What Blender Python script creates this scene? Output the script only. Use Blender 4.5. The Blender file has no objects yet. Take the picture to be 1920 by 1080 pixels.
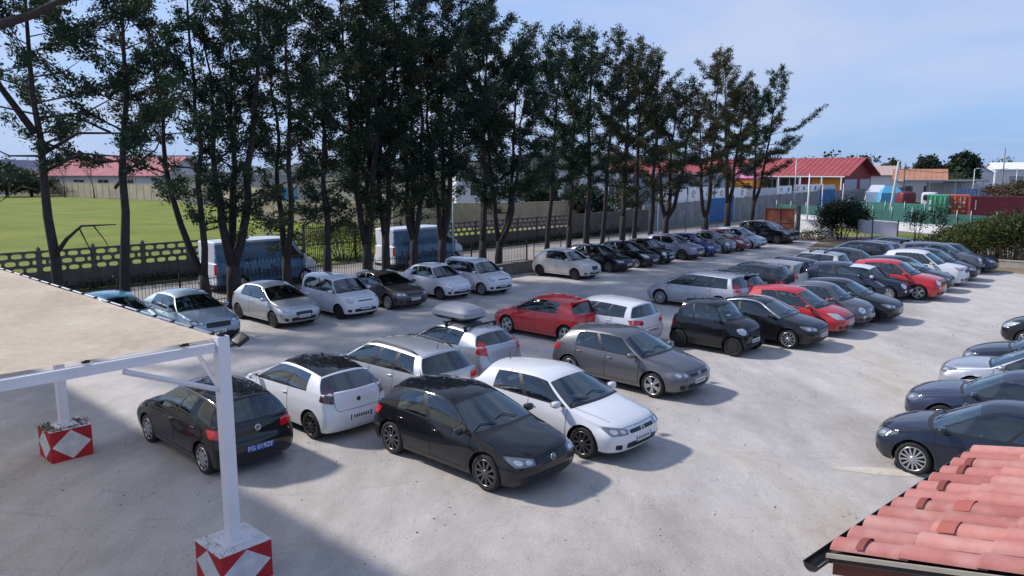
import bpy, bmesh, math, random
import numpy as np
from mathutils import Vector, Matrix
from mathutils.bvhtree import BVHTree
PI = math.pi
scene = bpy.context.scene
COL = scene.collection
rnd = random.Random(7)

# ---------------------------------------------------------------- camera geometry (used to lay out the lot)
F_PX, CAM_H, HOR = 1400.0, 5.6, 322.0
PITCH = math.atan2(540 - HOR, F_PX)
R2 = Vector((.675, .738)).normalized()      # along the rows of cars
A2 = Vector((.738, -.675)).normalized()     # across the rows, towards the near right

def W(t, n, z=0.0):
    return Vector((t * R2.x + n * A2.x, t * R2.y + n * A2.y, z))

def ground(px, py, z=0.0):
    a = (px - 960) / F_PX; b = (540 - py) / F_PX
    dy = math.cos(PITCH) + b * math.sin(PITCH); dz = b * math.cos(PITCH) - math.sin(PITCH)
    k = (z - CAM_H) / dz
    return Vector((a * k, dy * k, z))

def pcol(px, dist, z=0.0):
    """point in the vertical plane of picture column px at ground distance (y) dist"""
    k = dist
    return Vector(((px - 960) / F_PX * (k * math.cos(PITCH) - (z - CAM_H) * math.sin(PITCH)), k, z))

def proj(p):
    v = Vector(p) - Vector((0, 0, CAM_H))
    f = v.y * math.cos(PITCH) - v.z * math.sin(PITCH)
    u = v.y * math.sin(PITCH) + v.z * math.cos(PITCH)
    return 960 + F_PX * v.x / f, 540 - F_PX * u / f

def row_t(px, n, z=0.0):
    """distance along a row (line n = const) seen in picture column px"""
    lo, hi = 1.0, 160.0
    for _ in range(50):
        m = (lo + hi) / 2
        if proj(W(m, n, z))[0] < px: lo = m
        else: hi = m
    return lo

ANG_A = math.atan2(A2.y, A2.x)              # heading of cars that face the near right
ANG_R = math.atan2(R2.y, R2.x)

# ---------------------------------------------------------------- materials
MATS = {}
def new_mat(name):
    m = bpy.data.materials.new(name); m.use_nodes = True
    nt = m.node_tree; b = nt.nodes.get('Principled BSDF')
    return m, nt, b
def N(nt, t, **kw):
    n = nt.nodes.new(t)
    for k, v in kw.items(): setattr(n, k, v)
    return n
def plain(name, c, rough=.6, metal=0.0, coat=0.0, spec=.5, bump=0.0, bscale=20, vary=0.0, vscale=3.0):
    if name in MATS: return MATS[name]
    m, nt, b = new_mat(name)
    b.inputs['Base Color'].default_value = (*c, 1); b.inputs['Roughness'].default_value = rough
    b.inputs['Metallic'].default_value = metal; b.inputs['Coat Weight'].default_value = coat
    b.inputs['Coat Roughness'].default_value = .05
    b.inputs['Specular IOR Level'].default_value = spec
    tc = None
    if vary or bump:
        tc = N(nt, 'ShaderNodeTexCoord')
    if vary:
        nz = N(nt, 'ShaderNodeTexNoise'); nz.inputs['Scale'].default_value = vscale; nz.inputs['Detail'].default_value = 8
        nz.inputs['Roughness'].default_value = .65
        mp = N(nt, 'ShaderNodeMapRange'); mp.inputs['From Min'].default_value = .3; mp.inputs['From Max'].default_value = .7
        mp.inputs['To Min'].default_value = 1 - vary; mp.inputs['To Max'].default_value = 1 + vary
        mx = N(nt, 'ShaderNodeVectorMath', operation='SCALE'); mx.inputs[0].default_value = c
        nt.links.new(tc.outputs['Object'], nz.inputs['Vector']); nt.links.new(nz.outputs['Fac'], mp.inputs['Value'])
        nt.links.new(mp.outputs['Result'], mx.inputs['Scale']); nt.links.new(mx.outputs['Vector'], b.inputs['Base Color'])
    if bump:
        nz = N(nt, 'ShaderNodeTexNoise'); nz.inputs['Scale'].default_value = bscale; nz.inputs['Detail'].default_value = 6
        bp = N(nt, 'ShaderNodeBump'); bp.inputs['Strength'].default_value = bump; bp.inputs['Distance'].default_value = .02
        nt.links.new(tc.outputs['Object'], nz.inputs['Vector']); nt.links.new(nz.outputs['Fac'], bp.inputs['Height'])
        nt.links.new(bp.outputs['Normal'], b.inputs['Normal'])
    MATS[name] = m
    return m
def paint(name, c, metal=0.0, rough=.35):
    """car paint with a clear coat and a thin film of dust"""
    if name in MATS: return MATS[name]
    m, nt, b = new_mat(name)
    b.inputs['Metallic'].default_value = metal
    b.inputs['Coat Weight'].default_value = 1.0; b.inputs['Coat Roughness'].default_value = .03
    b.inputs['Specular IOR Level'].default_value = .05 if max(c) < .1 else .3
    tc = N(nt, 'ShaderNodeTexCoord')
    nz = N(nt, 'ShaderNodeTexNoise'); nz.inputs['Scale'].default_value = 2.2; nz.inputs['Detail'].default_value = 9; nz.inputs['Roughness'].default_value = .7
    nt.links.new(tc.outputs['Object'], nz.inputs['Vector'])
    sx = N(nt, 'ShaderNodeSeparateXYZ'); nt.links.new(tc.outputs['Object'], sx.inputs[0])
    lowm = N(nt, 'ShaderNodeMapRange'); lowm.inputs['From Min'].default_value = .65; lowm.inputs['From Max'].default_value = .2
    dk = max(c) < .1; lowm.inputs['To Min'].default_value = 0; lowm.inputs['To Max'].default_value = .05 if dk else .20
    nt.links.new(sx.outputs['Z'], lowm.inputs['Value'])
    dn = N(nt, 'ShaderNodeMapRange'); dn.inputs['From Min'].default_value = .4; dn.inputs['From Max'].default_value = .75
    dn.inputs['To Min'].default_value = .0; dn.inputs['To Max'].default_value = .008 if dk else .05
    nt.links.new(nz.outputs['Fac'], dn.inputs['Value'])
    ad = N(nt, 'ShaderNodeMath', operation='ADD'); nt.links.new(lowm.outputs[0], ad.inputs[0]); nt.links.new(dn.outputs[0], ad.inputs[1])
    mx = N(nt, 'ShaderNodeMix', data_type='RGBA'); mx.inputs['A'].default_value = (*c, 1); mx.inputs['B'].default_value = (.30, .27, .24, 1)
    nt.links.new(ad.outputs[0], mx.inputs['Factor']); nt.links.new(mx.outputs['Result'], b.inputs['Base Color'])
    rg = N(nt, 'ShaderNodeMapRange'); rg.inputs['To Min'].default_value = rough; rg.inputs['To Max'].default_value = rough + .25
    nt.links.new(nz.outputs['Fac'], rg.inputs['Value']); nt.links.new(rg.outputs[0], b.inputs['Roughness'])
    MATS[name] = m
    return m
def glass(name, tint, f0=.06):
    if name in MATS: return MATS[name]
    m, nt, b = new_mat(name); nt.nodes.remove(b)
    out = nt.nodes['Material Output']
    tr = N(nt, 'ShaderNodeBsdfTransparent'); tr.inputs['Color'].default_value = (*tint, 1)
    gl = N(nt, 'ShaderNodeBsdfGlossy'); gl.inputs['Roughness'].default_value = .03; gl.inputs['Color'].default_value = (.84, .97, 1, 1)
    fr = N(nt, 'ShaderNodeFresnel'); fr.inputs['IOR'].default_value = 1.6
    ad = N(nt, 'ShaderNodeMath', operation='MULTIPLY_ADD'); ad.inputs[1].default_value = 1.5; ad.inputs[2].default_value = f0; ad.use_clamp = True
    nt.links.new(fr.outputs[0], ad.inputs[0])
    mx = N(nt, 'ShaderNodeMixShader'); nt.links.new(ad.outputs[0], mx.inputs[0]); nt.links.new(tr.outputs[0], mx.inputs[1]); nt.links.new(gl.outputs[0], mx.inputs[2])
    nt.links.new(mx.outputs[0], out.inputs['Surface'])
    MATS[name] = m
    return m
BLACK = plain('black_plastic', (.012, .012, .013), .45)
TYRE = plain('tyre_rubber', (.018, .017, .017), .85)
SILVER = plain('silver_alloy', (.55, .56, .58), .3, .85)
DARKALLOY = plain('dark_alloy', (.13, .13, .14), .3, .7)
STEELBLK = plain('black_steel', (.015, .015, .016), .5)
CHROME = plain('chrome_trim', (.8, .8, .82), .12, 1.0)
HEAD = plain('headlamp_lens', (.42, .46, .50), .08, .1, 1.0)
HEADIN = plain('headlamp_reflector', (.62, .65, .70), .12, .6, 1.0)
HEADDK = plain('headlamp_dark_lens', (.05, .055, .065), .06, 0, 1.0)
HEADMID = plain('headlamp_grey_lens', (.17, .19, .215), .07, .3, 1.0)
TAIL = plain('tail_lamp_red', (.55, .008, .012), .12, 0, 1.0)
TAILDK = plain('tail_lamp_smoked', (.07, .03, .045), .1, 0, 1.0)
PLATE = plain('plate_white', (.72, .74, .76), .4)
PLATEBLUE = plain('plate_blue', (.02, .07, .30), .4)
SEATM = plain('seat_fabric_grey', (.085, .085, .09), .9)
LINING = plain('cabin_lining', (.045, .046, .05), .85)
SEAM = plain('panel_gap', (.006, .006, .006), .8)
G_CLEAR = glass('window_glass', (.80, .88, .87), .03)
G_WS = glass('windscreen_glass', (.62, .73, .74), .06)
G_DARK = glass('privacy_glass', (.10, .12, .13), .08)
WHITE_P = plain('white_paint', (.78, .78, .8), .45)

# ---------------------------------------------------------------- object helpers
def link(o, parent=None):
    COL.objects.link(o)
    if parent is not None: o.parent = parent
    return o
def tag(o, label=None, cat=None, group=None, kind=None):
    if label: o['label'] = label
    if cat: o['category'] = cat
    if group: o['group'] = group
    if kind: o['kind'] = kind
    return o
def empty(name, loc=(0, 0, 0), rz=0.0):
    o = bpy.data.objects.new(name, None); o.location = loc; o.rotation_euler = (0, 0, rz); o.empty_display_size = .3
    COL.objects.link(o); return o
class MB:
    """collects shapes into one mesh"""
    def __init__(s): s.v = []; s.f = []; s.m = []; s.sm = []
    def add(s, vs, fs, mi=0, smooth=False):
        k = len(s.v); s.v += [tuple(v) for v in vs]
        s.f += [tuple(i + k for i in f) for f in fs]; s.m += [mi] * len(fs); s.sm += [smooth] * len(fs)
    def box(s, x0, x1, y0, y1, z0, z1, mi=0, M=None):
        vs = [Vector(p) for p in ((x0,y0,z0),(x1,y0,z0),(x1,y1,z0),(x0,y1,z0),(x0,y0,z1),(x1,y0,z1),(x1,y1,z1),(x0,y1,z1))]
        if M is not None: vs = [M @ v for v in vs]
        s.add(vs, [(3,2,1,0),(4,5,6,7),(0,1,5,4),(1,2,6,5),(2,3,7,6),(3,0,4,7)], mi)
    def rbox(s, c, h, p=.35, mi=0, n=8, M=None):
        """rounded box (superellipsoid)"""
        vs = []; fs = []
        sg = lambda a, e: math.copysign(abs(a) ** e, a)
        for i in range(n + 1):
            la = -PI/2 + PI * i / n
            for j in range(2 * n):
                lo = PI * j / n
                v = Vector((c[0] + h[0]*sg(math.cos(la), p)*sg(math.cos(lo), p), c[1] + h[1]*sg(math.cos(la), p)*sg(math.sin(lo), p), c[2] + h[2]*sg(math.sin(la), p)))
                vs.append(M @ v if M is not None else v)
        for i in range(n):
            for j in range(2 * n):
                a = i*2*n + j; b = i*2*n + (j+1) % (2*n)
                fs.append((a, b, b + 2*n, a + 2*n))
        s.add(vs, fs, mi, True)
    def tube(s, pts, rs, k=8, mi=0, cap=True, smooth=True):
        pts = [Vector(p) for p in pts]
        if not isinstance(rs, (list, tuple)): rs = [rs] * len(pts)
        vs = []; up = Vector((0, 0, 1)); prev = None
        for i, p in enumerate(pts):
            d = (pts[min(i+1, len(pts)-1)] - pts[max(i-1, 0)]).normalized()
            if prev is None:
                a = d.cross(Vector((0,0,1)) if abs(d.z) < .9 else Vector((1,0,0))).normalized()
            else:
                a = (prev - d * prev.dot(d)).normalized()
            prev = a; b = d.cross(a)
            for j in range(k):
                t = 2*PI*j/k
                vs.append(p + (a*math.cos(t) + b*math.sin(t))*rs[i])
        fs = [(i*k+j, i*k+(j+1)%k, (i+1)*k+(j+1)%k, (i+1)*k+j) for i in range(len(pts)-1) for j in range(k)]
        if cap: fs += [tuple(reversed(range(k))), tuple(range((len(pts)-1)*k, len(pts)*k))]
        s.add(vs, fs, mi, smooth)
    def lathe(s, prof, k=24, axis='y', c=(0,0,0), mi=0, smooth=True):
        """prof: (radius, offset along axis)"""
        vs = []
        for r, h in prof:
            for j in range(k):
                t = 2*PI*j/k
                if axis == 'y': vs.append((c[0]+r*math.cos(t), c[1]+h, c[2]+r*math.sin(t)))
                elif axis == 'z': vs.append((c[0]+r*math.cos(t), c[1]+r*math.sin(t), c[2]+h))
                else: vs.append((c[0]+h, c[1]+r*math.cos(t), c[2]+r*math.sin(t)))
        n = len(prof)
        s.add(vs, [(i*k+j, i*k+(j+1)%k, (i+1)*k+(j+1)%k, (i+1)*k+j) for i in range(n-1) for j in range(k)], mi, smooth)
    def prism(s, poly, a, b, mi=0, M=None):
        """poly in x,z ; extruded in y from a to b"""
        n = len(poly)
        vs = [Vector((x, a, z)) for x, z in poly] + [Vector((x, b, z)) for x, z in poly]
        if M is not None: vs = [M @ v for v in vs]
        s.add(vs, [tuple(range(n)), tuple(reversed(range(n, 2*n)))] + [(i, i+n, (i+1)%n+n, (i+1)%n) for i in range(n)], mi)
    def mesh(s, name, mats):
        me = bpy.data.meshes.new(name); me.from_pydata([tuple(v) for v in s.v], [], s.f)
        for m in mats: me.materials.append(m)
        me.polygons.foreach_set('material_index', s.m); me.polygons.foreach_set('use_smooth', s.sm)
        me.update(); return me
    def build(s, name, mats, parent=None, loc=None, rz=None, fix=False):
        if not isinstance(mats, (list, tuple)): mats = [mats]
        me = s.mesh(name, mats)
        if fix:
            bm = bmesh.new(); bm.from_mesh(me); bmesh.ops.recalc_face_normals(bm, faces=bm.faces); bm.to_mesh(me); bm.free()
        o = bpy.data.objects.new(name, me); link(o, parent)
        if loc is not None: o.location = loc
        if rz is not None: o.rotation_euler = (0, 0, rz)
        return o
def share(name, me, parent, loc=(0,0,0), rot=(0,0,0), sc=(1,1,1)):
    o = bpy.data.objects.new(name, me); link(o, parent); o.location = loc; o.rotation_euler = rot; o.scale = sc
    return o
def interp(tab, x):
    if x <= tab[0][0]: return tab[0][1]
    for (a, va), (b, vb) in zip(tab, tab[1:]):
        if x <= b:
            t = (x-a)/(b-a); t = t*t*(3-2*t)
            return va + (vb-va)*t
    return tab[-1][1]

# ---------------------------------------------------------------- cars
BASE = dict(L=4.25, W=1.79, H=1.46, wb=2.63, fo=.86, r=.32, zh=.70, zb0=.93, zb1=.99, sc=1.20, rf=1.98, rr=3.68, rb=4.06,
            yr=.60, wins=[(.035, .42), (.455, .80)], bow=.16, drop=.10, B=.42, clad=0, hl='swept', tl='block', doors=(1.28, 2.32, 3.3),
            grille='slim', B2=.24, frontz=None, rz=None, zrear=None)
T = {
 'hatch': {},
 'sporthatch': dict(r=.335, clad=0),
 'supermini': dict(L=3.98, W=1.68, H=1.47, wb=2.47, fo=.82, r=.30, zh=.72, zb0=.92, zb1=1.0, sc=1.05, rf=1.80, rr=3.48, rb=3.80, yr=.57, doors=(1.15, 2.15, 3.1)),
 'bubble3': dict(L=4.03, W=1.69, H=1.48, wb=2.51, fo=.84, r=.30, zh=.74, zb0=.94, zb1=1.03, sc=.98, rf=1.86, rr=3.42, rb=3.82, yr=.57, wins=[(.03,.50),(.53,.80)], doors=(1.15,2.5), drop=.12, hl='tall', tl='high'),
 'bubble5': dict(L=4.03, W=1.69, H=1.49, wb=2.51, fo=.84, r=.30, zh=.74, zb0=.94, zb1=1.02, sc=.98, rf=1.86, rr=3.45, rb=3.84, yr=.57, doors=(1.15,2.15,3.1), hl='tall', tl='high'),
 'boxy': dict(L=3.65, W=1.64, H=1.56, wb=2.30, fo=.72, r=.285, zh=.84, zb0=.98, zb1=1.04, sc=.82, rf=1.38, rr=3.30, rb=3.55, yr=.60, wins=[(.03,.40),(.43,.72),(.76,.93)], doors=(.95,1.9,2.75), B=.36, hl='tallround', tl='high', grille='low', drop=.05),
 'retro': dict(L=3.57, W=1.63, H=1.49, wb=2.30, fo=.70, r=.29, zh=.78, zb0=.95, zb1=.99, sc=.88, rf=1.50, rr=2.95, rb=3.38, yr=.54, wins=[(.03,.54),(.58,.80)], doors=(1.0,2.2), B=.50, hl='round', tl='square', grille='thin', drop=.16),
 'city2': dict(L=2.70, W=1.66, H=1.56, wb=1.87, fo=.40, r=.30, zh=.86, zb0=1.0, zb1=1.05, sc=.62, rf=1.10, rr=2.25, rb=2.52, yr=.58, wins=[(.03,.62),(.66,.90)], doors=(.68,1.75), B=.40, hl='tallround', tl='square', grille='mid', drop=.06, B2=.22),
 'ypsilon': dict(L=3.84, W=1.68, H=1.52, wb=2.39, fo=.75, r=.295, zh=.78, zb0=.97, zb1=1.06, sc=.95, rf=1.62, rr=3.20, rb=3.66, yr=.56, doors=(1.05,2.0,2.9), drop=.14, hl='tall', tl='high', grille='shield', wins=[(.03,.42),(.455,.72)]),
 'clio': dict(L=4.06, W=1.73, H=1.45, wb=2.59, fo=.83, r=.315, zh=.72, zb0=.92, zb1=1.02, sc=1.02, rf=1.85, rr=3.45, rb=3.86, yr=.56, doors=(1.15,2.15,3.1), drop=.13, wins=[(.03,.44),(.475,.74)]),
 'fiesta': dict(L=3.95, W=1.72, H=1.48, wb=2.49, fo=.80, r=.30, zh=.72, zb0=.92, zb1=1.06, sc=.92, rf=1.80, rr=3.40, rb=3.78, yr=.56, doors=(1.1,2.1,3.05), drop=.12, hl='tall', tl='high', wins=[(.03,.45),(.48,.76)]),
 'coupehatch': dict(L=3.95, W=1.74, H=1.42, wb=2.47, fo=.84, r=.31, zh=.74, zb0=.93, zb1=1.0, sc=1.12, rf=1.88, rr=3.25, rb=3.78, yr=.55, wins=[(.03,.54),(.57,.78)], doors=(1.2,2.45), drop=.14),
 'cooper': dict(L=3.83, W=1.73, H=1.42, wb=2.50, fo=.72, r=.32, zh=.78, zb0=.96, zb1=1.0, sc=1.15, rf=1.62, rr=3.36, rb=3.66, yr=.60, wins=[(.02,.52),(.54,.93)], doors=(1.1,2.4), drop=.05, hl='round', tl='square', B=.48, grille='mid'),
 'wagon': dict(L=4.55, W=1.79, H=1.49, wb=2.65, fo=.88, r=.32, zh=.72, zb0=.93, zb1=.99, sc=1.10, rf=1.92, rr=3.92, rb=4.38, yr=.60, wins=[(.03,.355),(.385,.64),(.67,.90)], doors=(1.25,2.25,3.2), drop=.09, tl='block'),
 'minivan': dict(L=4.45, W=1.80, H=1.60, wb=2.70, fo=.86, r=.32, zh=.78, zb0=.98, zb1=1.04, sc=.95, rf=1.85, rr=4.05, rb=4.30, yr=.62, wins=[(.03,.36),(.39,.66),(.69,.93)], doors=(1.2,2.2,3.2), drop=.06, hl='tall', tl='high'),
 'crossover': dict(L=4.30, W=1.80, H=1.56, wb=2.63, fo=.86, r=.335, zh=.82, zb0=1.02, zb1=1.12, sc=1.20, rf=1.95, rr=3.60, rb=4.05, yr=.58, clad=.40, drop=.13, wins=[(.03,.42),(.455,.76)], grille='wide'),
 'suv': dict(L=4.55, W=1.86, H=1.70, wb=2.68, fo=.88, r=.36, zh=.92, zb0=1.10, zb1=1.17, sc=1.28, rf=2.02, rr=4.05, rb=4.38, yr=.62, clad=.42, drop=.10, wins=[(.03,.385),(.415,.68),(.71,.90)], doors=(1.35,2.4,3.4), grille='wide'),
 'sedan': dict(L=4.45, W=1.78, H=1.45, wb=2.62, fo=.88, r=.32, zh=.72, zb0=.93, zb1=.98, sc=1.20, rf=1.95, rr=3.30, rb=3.85, yr=.57, zrear=.96, wins=[(.03,.43),(.46,.76)], drop=.10),
 'van': dict(L=5.7, W=2.04, H=2.42, wb=3.45, fo=.95, r=.35, zh=1.10, zb0=1.30, zb1=1.36, sc=.75, rf=1.50, rr=5.55, rb=5.64, yr=.86, clad=.38, wins=[(.01,.20)], drop=.02, hl='tall', tl='vanpost', grille='wide', doors=(1.1,2.2,3.6), B=.45, B2=.12),
}
def spec(kind):
    sp = dict(BASE); sp.update(T[kind]); return sp

def make_shell(sp):
    """body surface of half a car, mirrored; returns vertices, faces, tags"""
    L_, Wd, H, B, B2 = sp['L'], sp['W'], sp['H'], sp['B'], sp['B2']
    zh, zb0, zb1, sc, rf, rr, rb = (sp[k] for k in ('zh','zb0','zb1','sc','rf','rr','rb'))
    zrear = sp['zrear'] or zb1 - .03
    zs0 = .21
    prof_f = [(.2,.11),(.30,.03),(.45,0),(.58,.012),(zh-.06,.05),(zh,.11),(zh+.2,.3)]
    prof_r = [(.2,.10),(.32,.02),(.5,0),(.62,.012),(.68,.05),(zrear-.1,.075),(zrear,.11)]
    if sp['tl'] == 'vanpost': prof_r = [(.2,.06),(.35,0),(.5,0),(.56,.05),(1.3,.06)]
    s0 = lambda z: interp(prof_f, z)
    sR = lambda z: interp(prof_r, z)
    eft = s0(zh) + B; ert = L_ - sR(zrear) - B2
    def zt(s):
        if s <= sc:
            t = max(0, min(1, (s-eft)/(sc-eft))) if sc > eft + .01 else 1
            return zh + (zb0-zh)*t**.8
        if s <= rb: return zb0 + (zb1-zb0)*((s-sc)/(rb-sc))**1.3
        t = min(1, (s-rb)/max(.02, (L_-sR(zrear)-B2) - rb)) if ert > rb else 1
        return zb1 + (zrear-zb1)*t
    def taper(s):
        f = 1.0
        if s < 1.0: f -= .085*((1.0-s)/1.0)**2
        if s > L_-.9: f -= .07*((s-(L_-.9))/.9)**2
        return f
    def Y(s, z):
        top = zt(s); z0 = .52
        if z < z0: k = 1 - .055*((z0-z)/.32)**2
        else: k = 1 - .085*((z-z0)/max(.1, top-z0))**2.0
        # a light crease below the windows
        k += .006*math.exp(-((z-(top-.20))/.035)**2)
        return Wd/2*k*taper(s)
    nl = 13
    tk = [i/nl for i in range(nl+1)]
    tk = [t for t in tk[:-1]] + [1-.035, 1.0]
    nphi = 9
    phis = [PI/2*i/nphi for i in range(nphi+1)]
    eta = [math.sin(p)**.72 if p > 0 else 0 for p in phis]; eta[-1] = 1.0
    cc = [1-max(0, math.cos(p))**.72 for p in phis]; cc[-1] = 1.0
    # stations
    req = sorted({eft, ert, *[x for x in (sc, rb) if eft < x < ert], *[min(ert-.01, sc+u*(rb-sc)) for w in sp['wins'] for u in w]})
    req = [r for i, r in enumerate(req)]
    S = []
    for a, b in zip(req, req[1:]):
        if b - a < .004: continue
        n = max(1, int(math.ceil((b-a)/.08)))
        S += [a + (b-a)*i/n for i in range(n)]
    S.append(ert)
    rb_ = min(rb, ert)
    V = []; Fc = []; Tg = []; idx = {}
    def vid(p):
        k = (round(p[0]*2500), round(p[1]*2500), round(p[2]*2500))
        if k not in idx: idx[k] = len(V); V.append((p[0], p[1], p[2]))
        return idx[k]
    def grid(P, tagf):
        for i in range(len(P)-1):
            for j in range(len(P[0])-1):
                q = [P[i][j], P[i+1][j], P[i+1][j+1], P[i][j+1]]
                tg = tagf(i, j)
                for sgn in (1, -1):
                    ids = []
                    for p in q:
                        v = vid((p[0], sgn*p[1], p[2]))
                        if v not in ids: ids.append(v)
                    if len(ids) >= 3:
                        Fc.append(ids if sgn > 0 else ids[::-1])
                        Tg.append((tg if not tg.startswith('s') else tg + ('L' if sgn > 0 else 'R')))
    def zl(s): return [zs0 + (zt(s)-zs0)*t for t in tk]
    clad = sp['clad']
    def lowtag(z): return 'k' if z < (clad or .235) else 'p'
    # front face, side, rear face as one band
    zf = zl(eft)
    P = [[(s0(z)+B*cc[j], eta[j]*Y(s0(z)+B, z), z) for z in zf] for j in range(nphi+1)]
    grid(P, lambda i, k: lowtag((zf[k]+zf[k+1])/2))
    def sidept(Si, z):
        wf = max(0, 1-(Si-eft)/.6); wr = max(0, 1-(ert-Si)/.6)
        s = Si + (s0(z)+B-eft)*wf + (L_-sR(z)-B2-ert)*wr
        return (s, Y(s, z), z)
    Pp = []
    for i, Si in enumerate(S):
        row = [sidept(Si, z) for z in zl(Si)]
        if i == 0: row = P[-1]
        Pp.append(row)
    zr_ = zl(ert)
    Q = [[(L_-sR(z)-B2*cc[j], eta[j]*Pp[-1][k][1], z) for k, z in enumerate(zr_)] for j in range(nphi+1)]
    for k in range(len(zr_)): Q[-1][k] = Pp[-1][k]
    grid(Pp, lambda i, k: lowtag((Pp[i][k][2]+Pp[i][k+1][2])/2))
    grid(Q[::-1], lambda i, k: lowtag((zr_[k]+zr_[k+1])/2))
    top = [r[-1] for r in Pp]
    bow = sp['bow']; ch = .045
    ic = min(range(len(S)), key=lambda i: abs(S[i]-sc)) if sc > eft else 0
    ir = min(range(len(S)), key=lambda i: abs(S[i]-rb_))
    scx = S[ic]
    cowl = [(scx - bow*(1-e*e), e*top[ic][1], top[ic][2] + ch*(1-e**2.4)) for e in eta]
    cowl[-1] = top[ic]
    # bonnet
    G = []
    for i in range(ic+1):
        xi = i/ic if ic else 1
        xs = (S[i]-S[0])/(S[ic]-S[0]) if ic else 1
        row = []
        for j, e in enumerate(eta):
            a = P[j][-1]
            s = a[0]+(cowl[j][0]-a[0])*xs
            cr = ch*min(1, (xs/.5))**.6 if xs > 0 else 0
            rib = .008*math.exp(-((e-.62)/.07)**2)*min(1, 4*xs*(1-xs)+.0)
            row.append((s, e*top[i][1], top[i][2]+cr*(1-e**2.4)+rib))
        row[-1] = top[i]
        G.append(row)
    G[0] = [p[-1] for p in P]
    if ic: G[-1] = cowl; grid(G, lambda i, j: 'p')
    # greenhouse
    nv = 7; vl = [0, .07, .24, .42, .60, .76, .90, 1.0]
    def zr(u): return H - .055 - .07*max(0, (.28-u)/.28)**2 - sp['drop']*max(0, (u-.35)/.65)**2
    def Rp(u):
        y = sp['yr']*(1 - .06*max(0, 1-u/.5)**2 - .05*max(0, (u-.6)/.4)**2)
        return (rf + u*(rr-rf), y, zr(u))
    us = [(S[i]-scx)/(S[ir]-scx) for i in range(ic, ir+1)]
    GH = []
    for q, u in enumerate(us):
        b = top[ic+q]; r = Rp(u); row = []
        for v in vl:
            bul = .030*math.sin(PI*v)
            # rounded shoulder into the roof
            row.append((b[0]+(r[0]-b[0])*v, b[1]+(r[1]-b[1])*v + bul, b[2]+(r[2]-b[2])*v))
        GH.append(row)
    wins = sp['wins']
    def gtag(i, k):
        um = (us[i]+us[i+1])/2
        if 1 <= k <= 5:
            for w, (a, b_) in enumerate(wins):
                if a < um < b_: return 's%d' % w
            if wins[0][0] < um < wins[-1][1]: return 'k'
        if k == 0 and wins[0][0] < um < wins[-1][1]: return 'k'
        return 'p'
    grid(GH, gtag)
    # windscreen
    cr0, cr1 = ch, .075
    Wn = []
    for q, v in enumerate(vl):
        e0 = GH[0][q]; row = []
        for j, e in enumerate(eta):
            bw = bow*(1-v) + .07*v; cr = cr0*(1-v)+cr1*v
            row.append((e0[0]-bw*(1-e*e), e*e0[1], e0[2]+cr*(1-e**2.4)))
        Wn.append(row)
    Wn[0] = cowl
    grid(Wn, lambda i, j: 'p' if j >= nphi-1 or i == nv-1 else ('k' if i == 0 else 'w'))
    # rear window
    bowr = max(.05, min(.26, L_-sR(zrear)-.035-rb_)); Rn = []
    for q, v in enumerate(vl):
        e0 = GH[-1][q]; row = []
        for j, e in enumerate(eta):
            cr = .02*(1-v)+cr1*v; bw = bowr*(1-v)+.09*v
            row.append((e0[0]+bw*(1-e*e), e*e0[1], e0[2]+cr*(1-e**2.4)))
        Rn.append(row)
    nrw = sp.get('norear')
    grid(Rn, lambda i, j: 'p' if (j >= nphi-1 or i >= nv-1 or nrw) else 'b')
    # roof
    Rf = []
    for q, u in enumerate(us):
        e0 = GH[q][-1]; row = []
        for j, e in enumerate(eta):
            dx = -.07*(1-e*e)*(1-u) + .09*(1-e*e)*u
            row.append((e0[0]+dx, e*e0[1], e0[2]+cr1*(1-e**2.4)))
        Rf.append(row)
    Rf[0] = Wn[-1]; Rf[-1] = Rn[-1]
    grid(Rf, lambda i, j: 'r' if j < nphi-1 else 'p')
    # deck behind the rear window
    D = [Rn[0]]
    nd = len(S)-1-ir
    for i in range(1, nd+1):
        xs = i/nd
        D.append([(Rn[0][j][0]+(Q[j][-1][0]-Rn[0][j][0])*xs, e*top[ir+i][1], top[ir+i][2]+.02*(1-e**2.4)*(1-xs)) for j, e in enumerate(eta)])
    if nd == 0: D.append([q[-1] for q in Q])
    else: D[-1] = [q[-1] for q in Q]
    grid(D, lambda i, j: 'p')
    # wheel arches
    Ra = sp['r'] + .055; zc = sp['r']
    V = [list(v) for v in V]
    keepF = []; keepT = []; cutv = set()
    ax = (sp['fo'], sp['fo']+sp['wb'])
    for f, tg in zip(Fc, Tg):
        c = [sum(V[i][k] for i in f)/len(f) for k in range(3)]
        if abs(c[1]) > Wd/2*.6 and c[2] < zc+Ra+.05 and min(math.hypot(c[0]-a, c[2]-zc) for a in ax) < Ra:
            cutv.update(f); continue
        keepF.append(f); keepT.append(tg)
    used = {i for f in keepF for i in f}
    for i in used:
        v = V[i]
        if abs(v[1]) < Wd/2*.6: continue
        for a in ax:
            d = math.hypot(v[0]-a, v[2]-zc)
            if (d < Ra+.012 or (i in cutv and d < Ra+.12)) and v[2] < zc+Ra+.12:
                if v[2] < zc+.02:
                    hw = math.sqrt(max(0, Ra*Ra-(v[2]-zc)**2)); v[0] = a+math.copysign(hw, v[0]-a)
                else:
                    k = Ra/max(d, 1e-4); v[0] = a+(v[0]-a)*k; v[2] = zc+(v[2]-zc)*k
    # to local axes: nose at +x
    V = [(L_/2-v[0], v[1], v[2]) for v in V]
    bm = bmesh.new(); lay = bm.faces.layers.int.new('t')
    vs = [bm.verts.new(v) for v in V]
    tags = sorted(set(keepT)); ti = {t: i for i, t in enumerate(tags)}
    for f, tg in zip(keepF, keepT):
        try:
            fc = bm.faces.new([vs[i] for i in f]); fc[lay] = ti[tg]
        except ValueError: pass
    bmesh.ops.delete(bm, geom=[v for v in bm.verts if not v.link_faces], context='VERTS')
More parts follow.
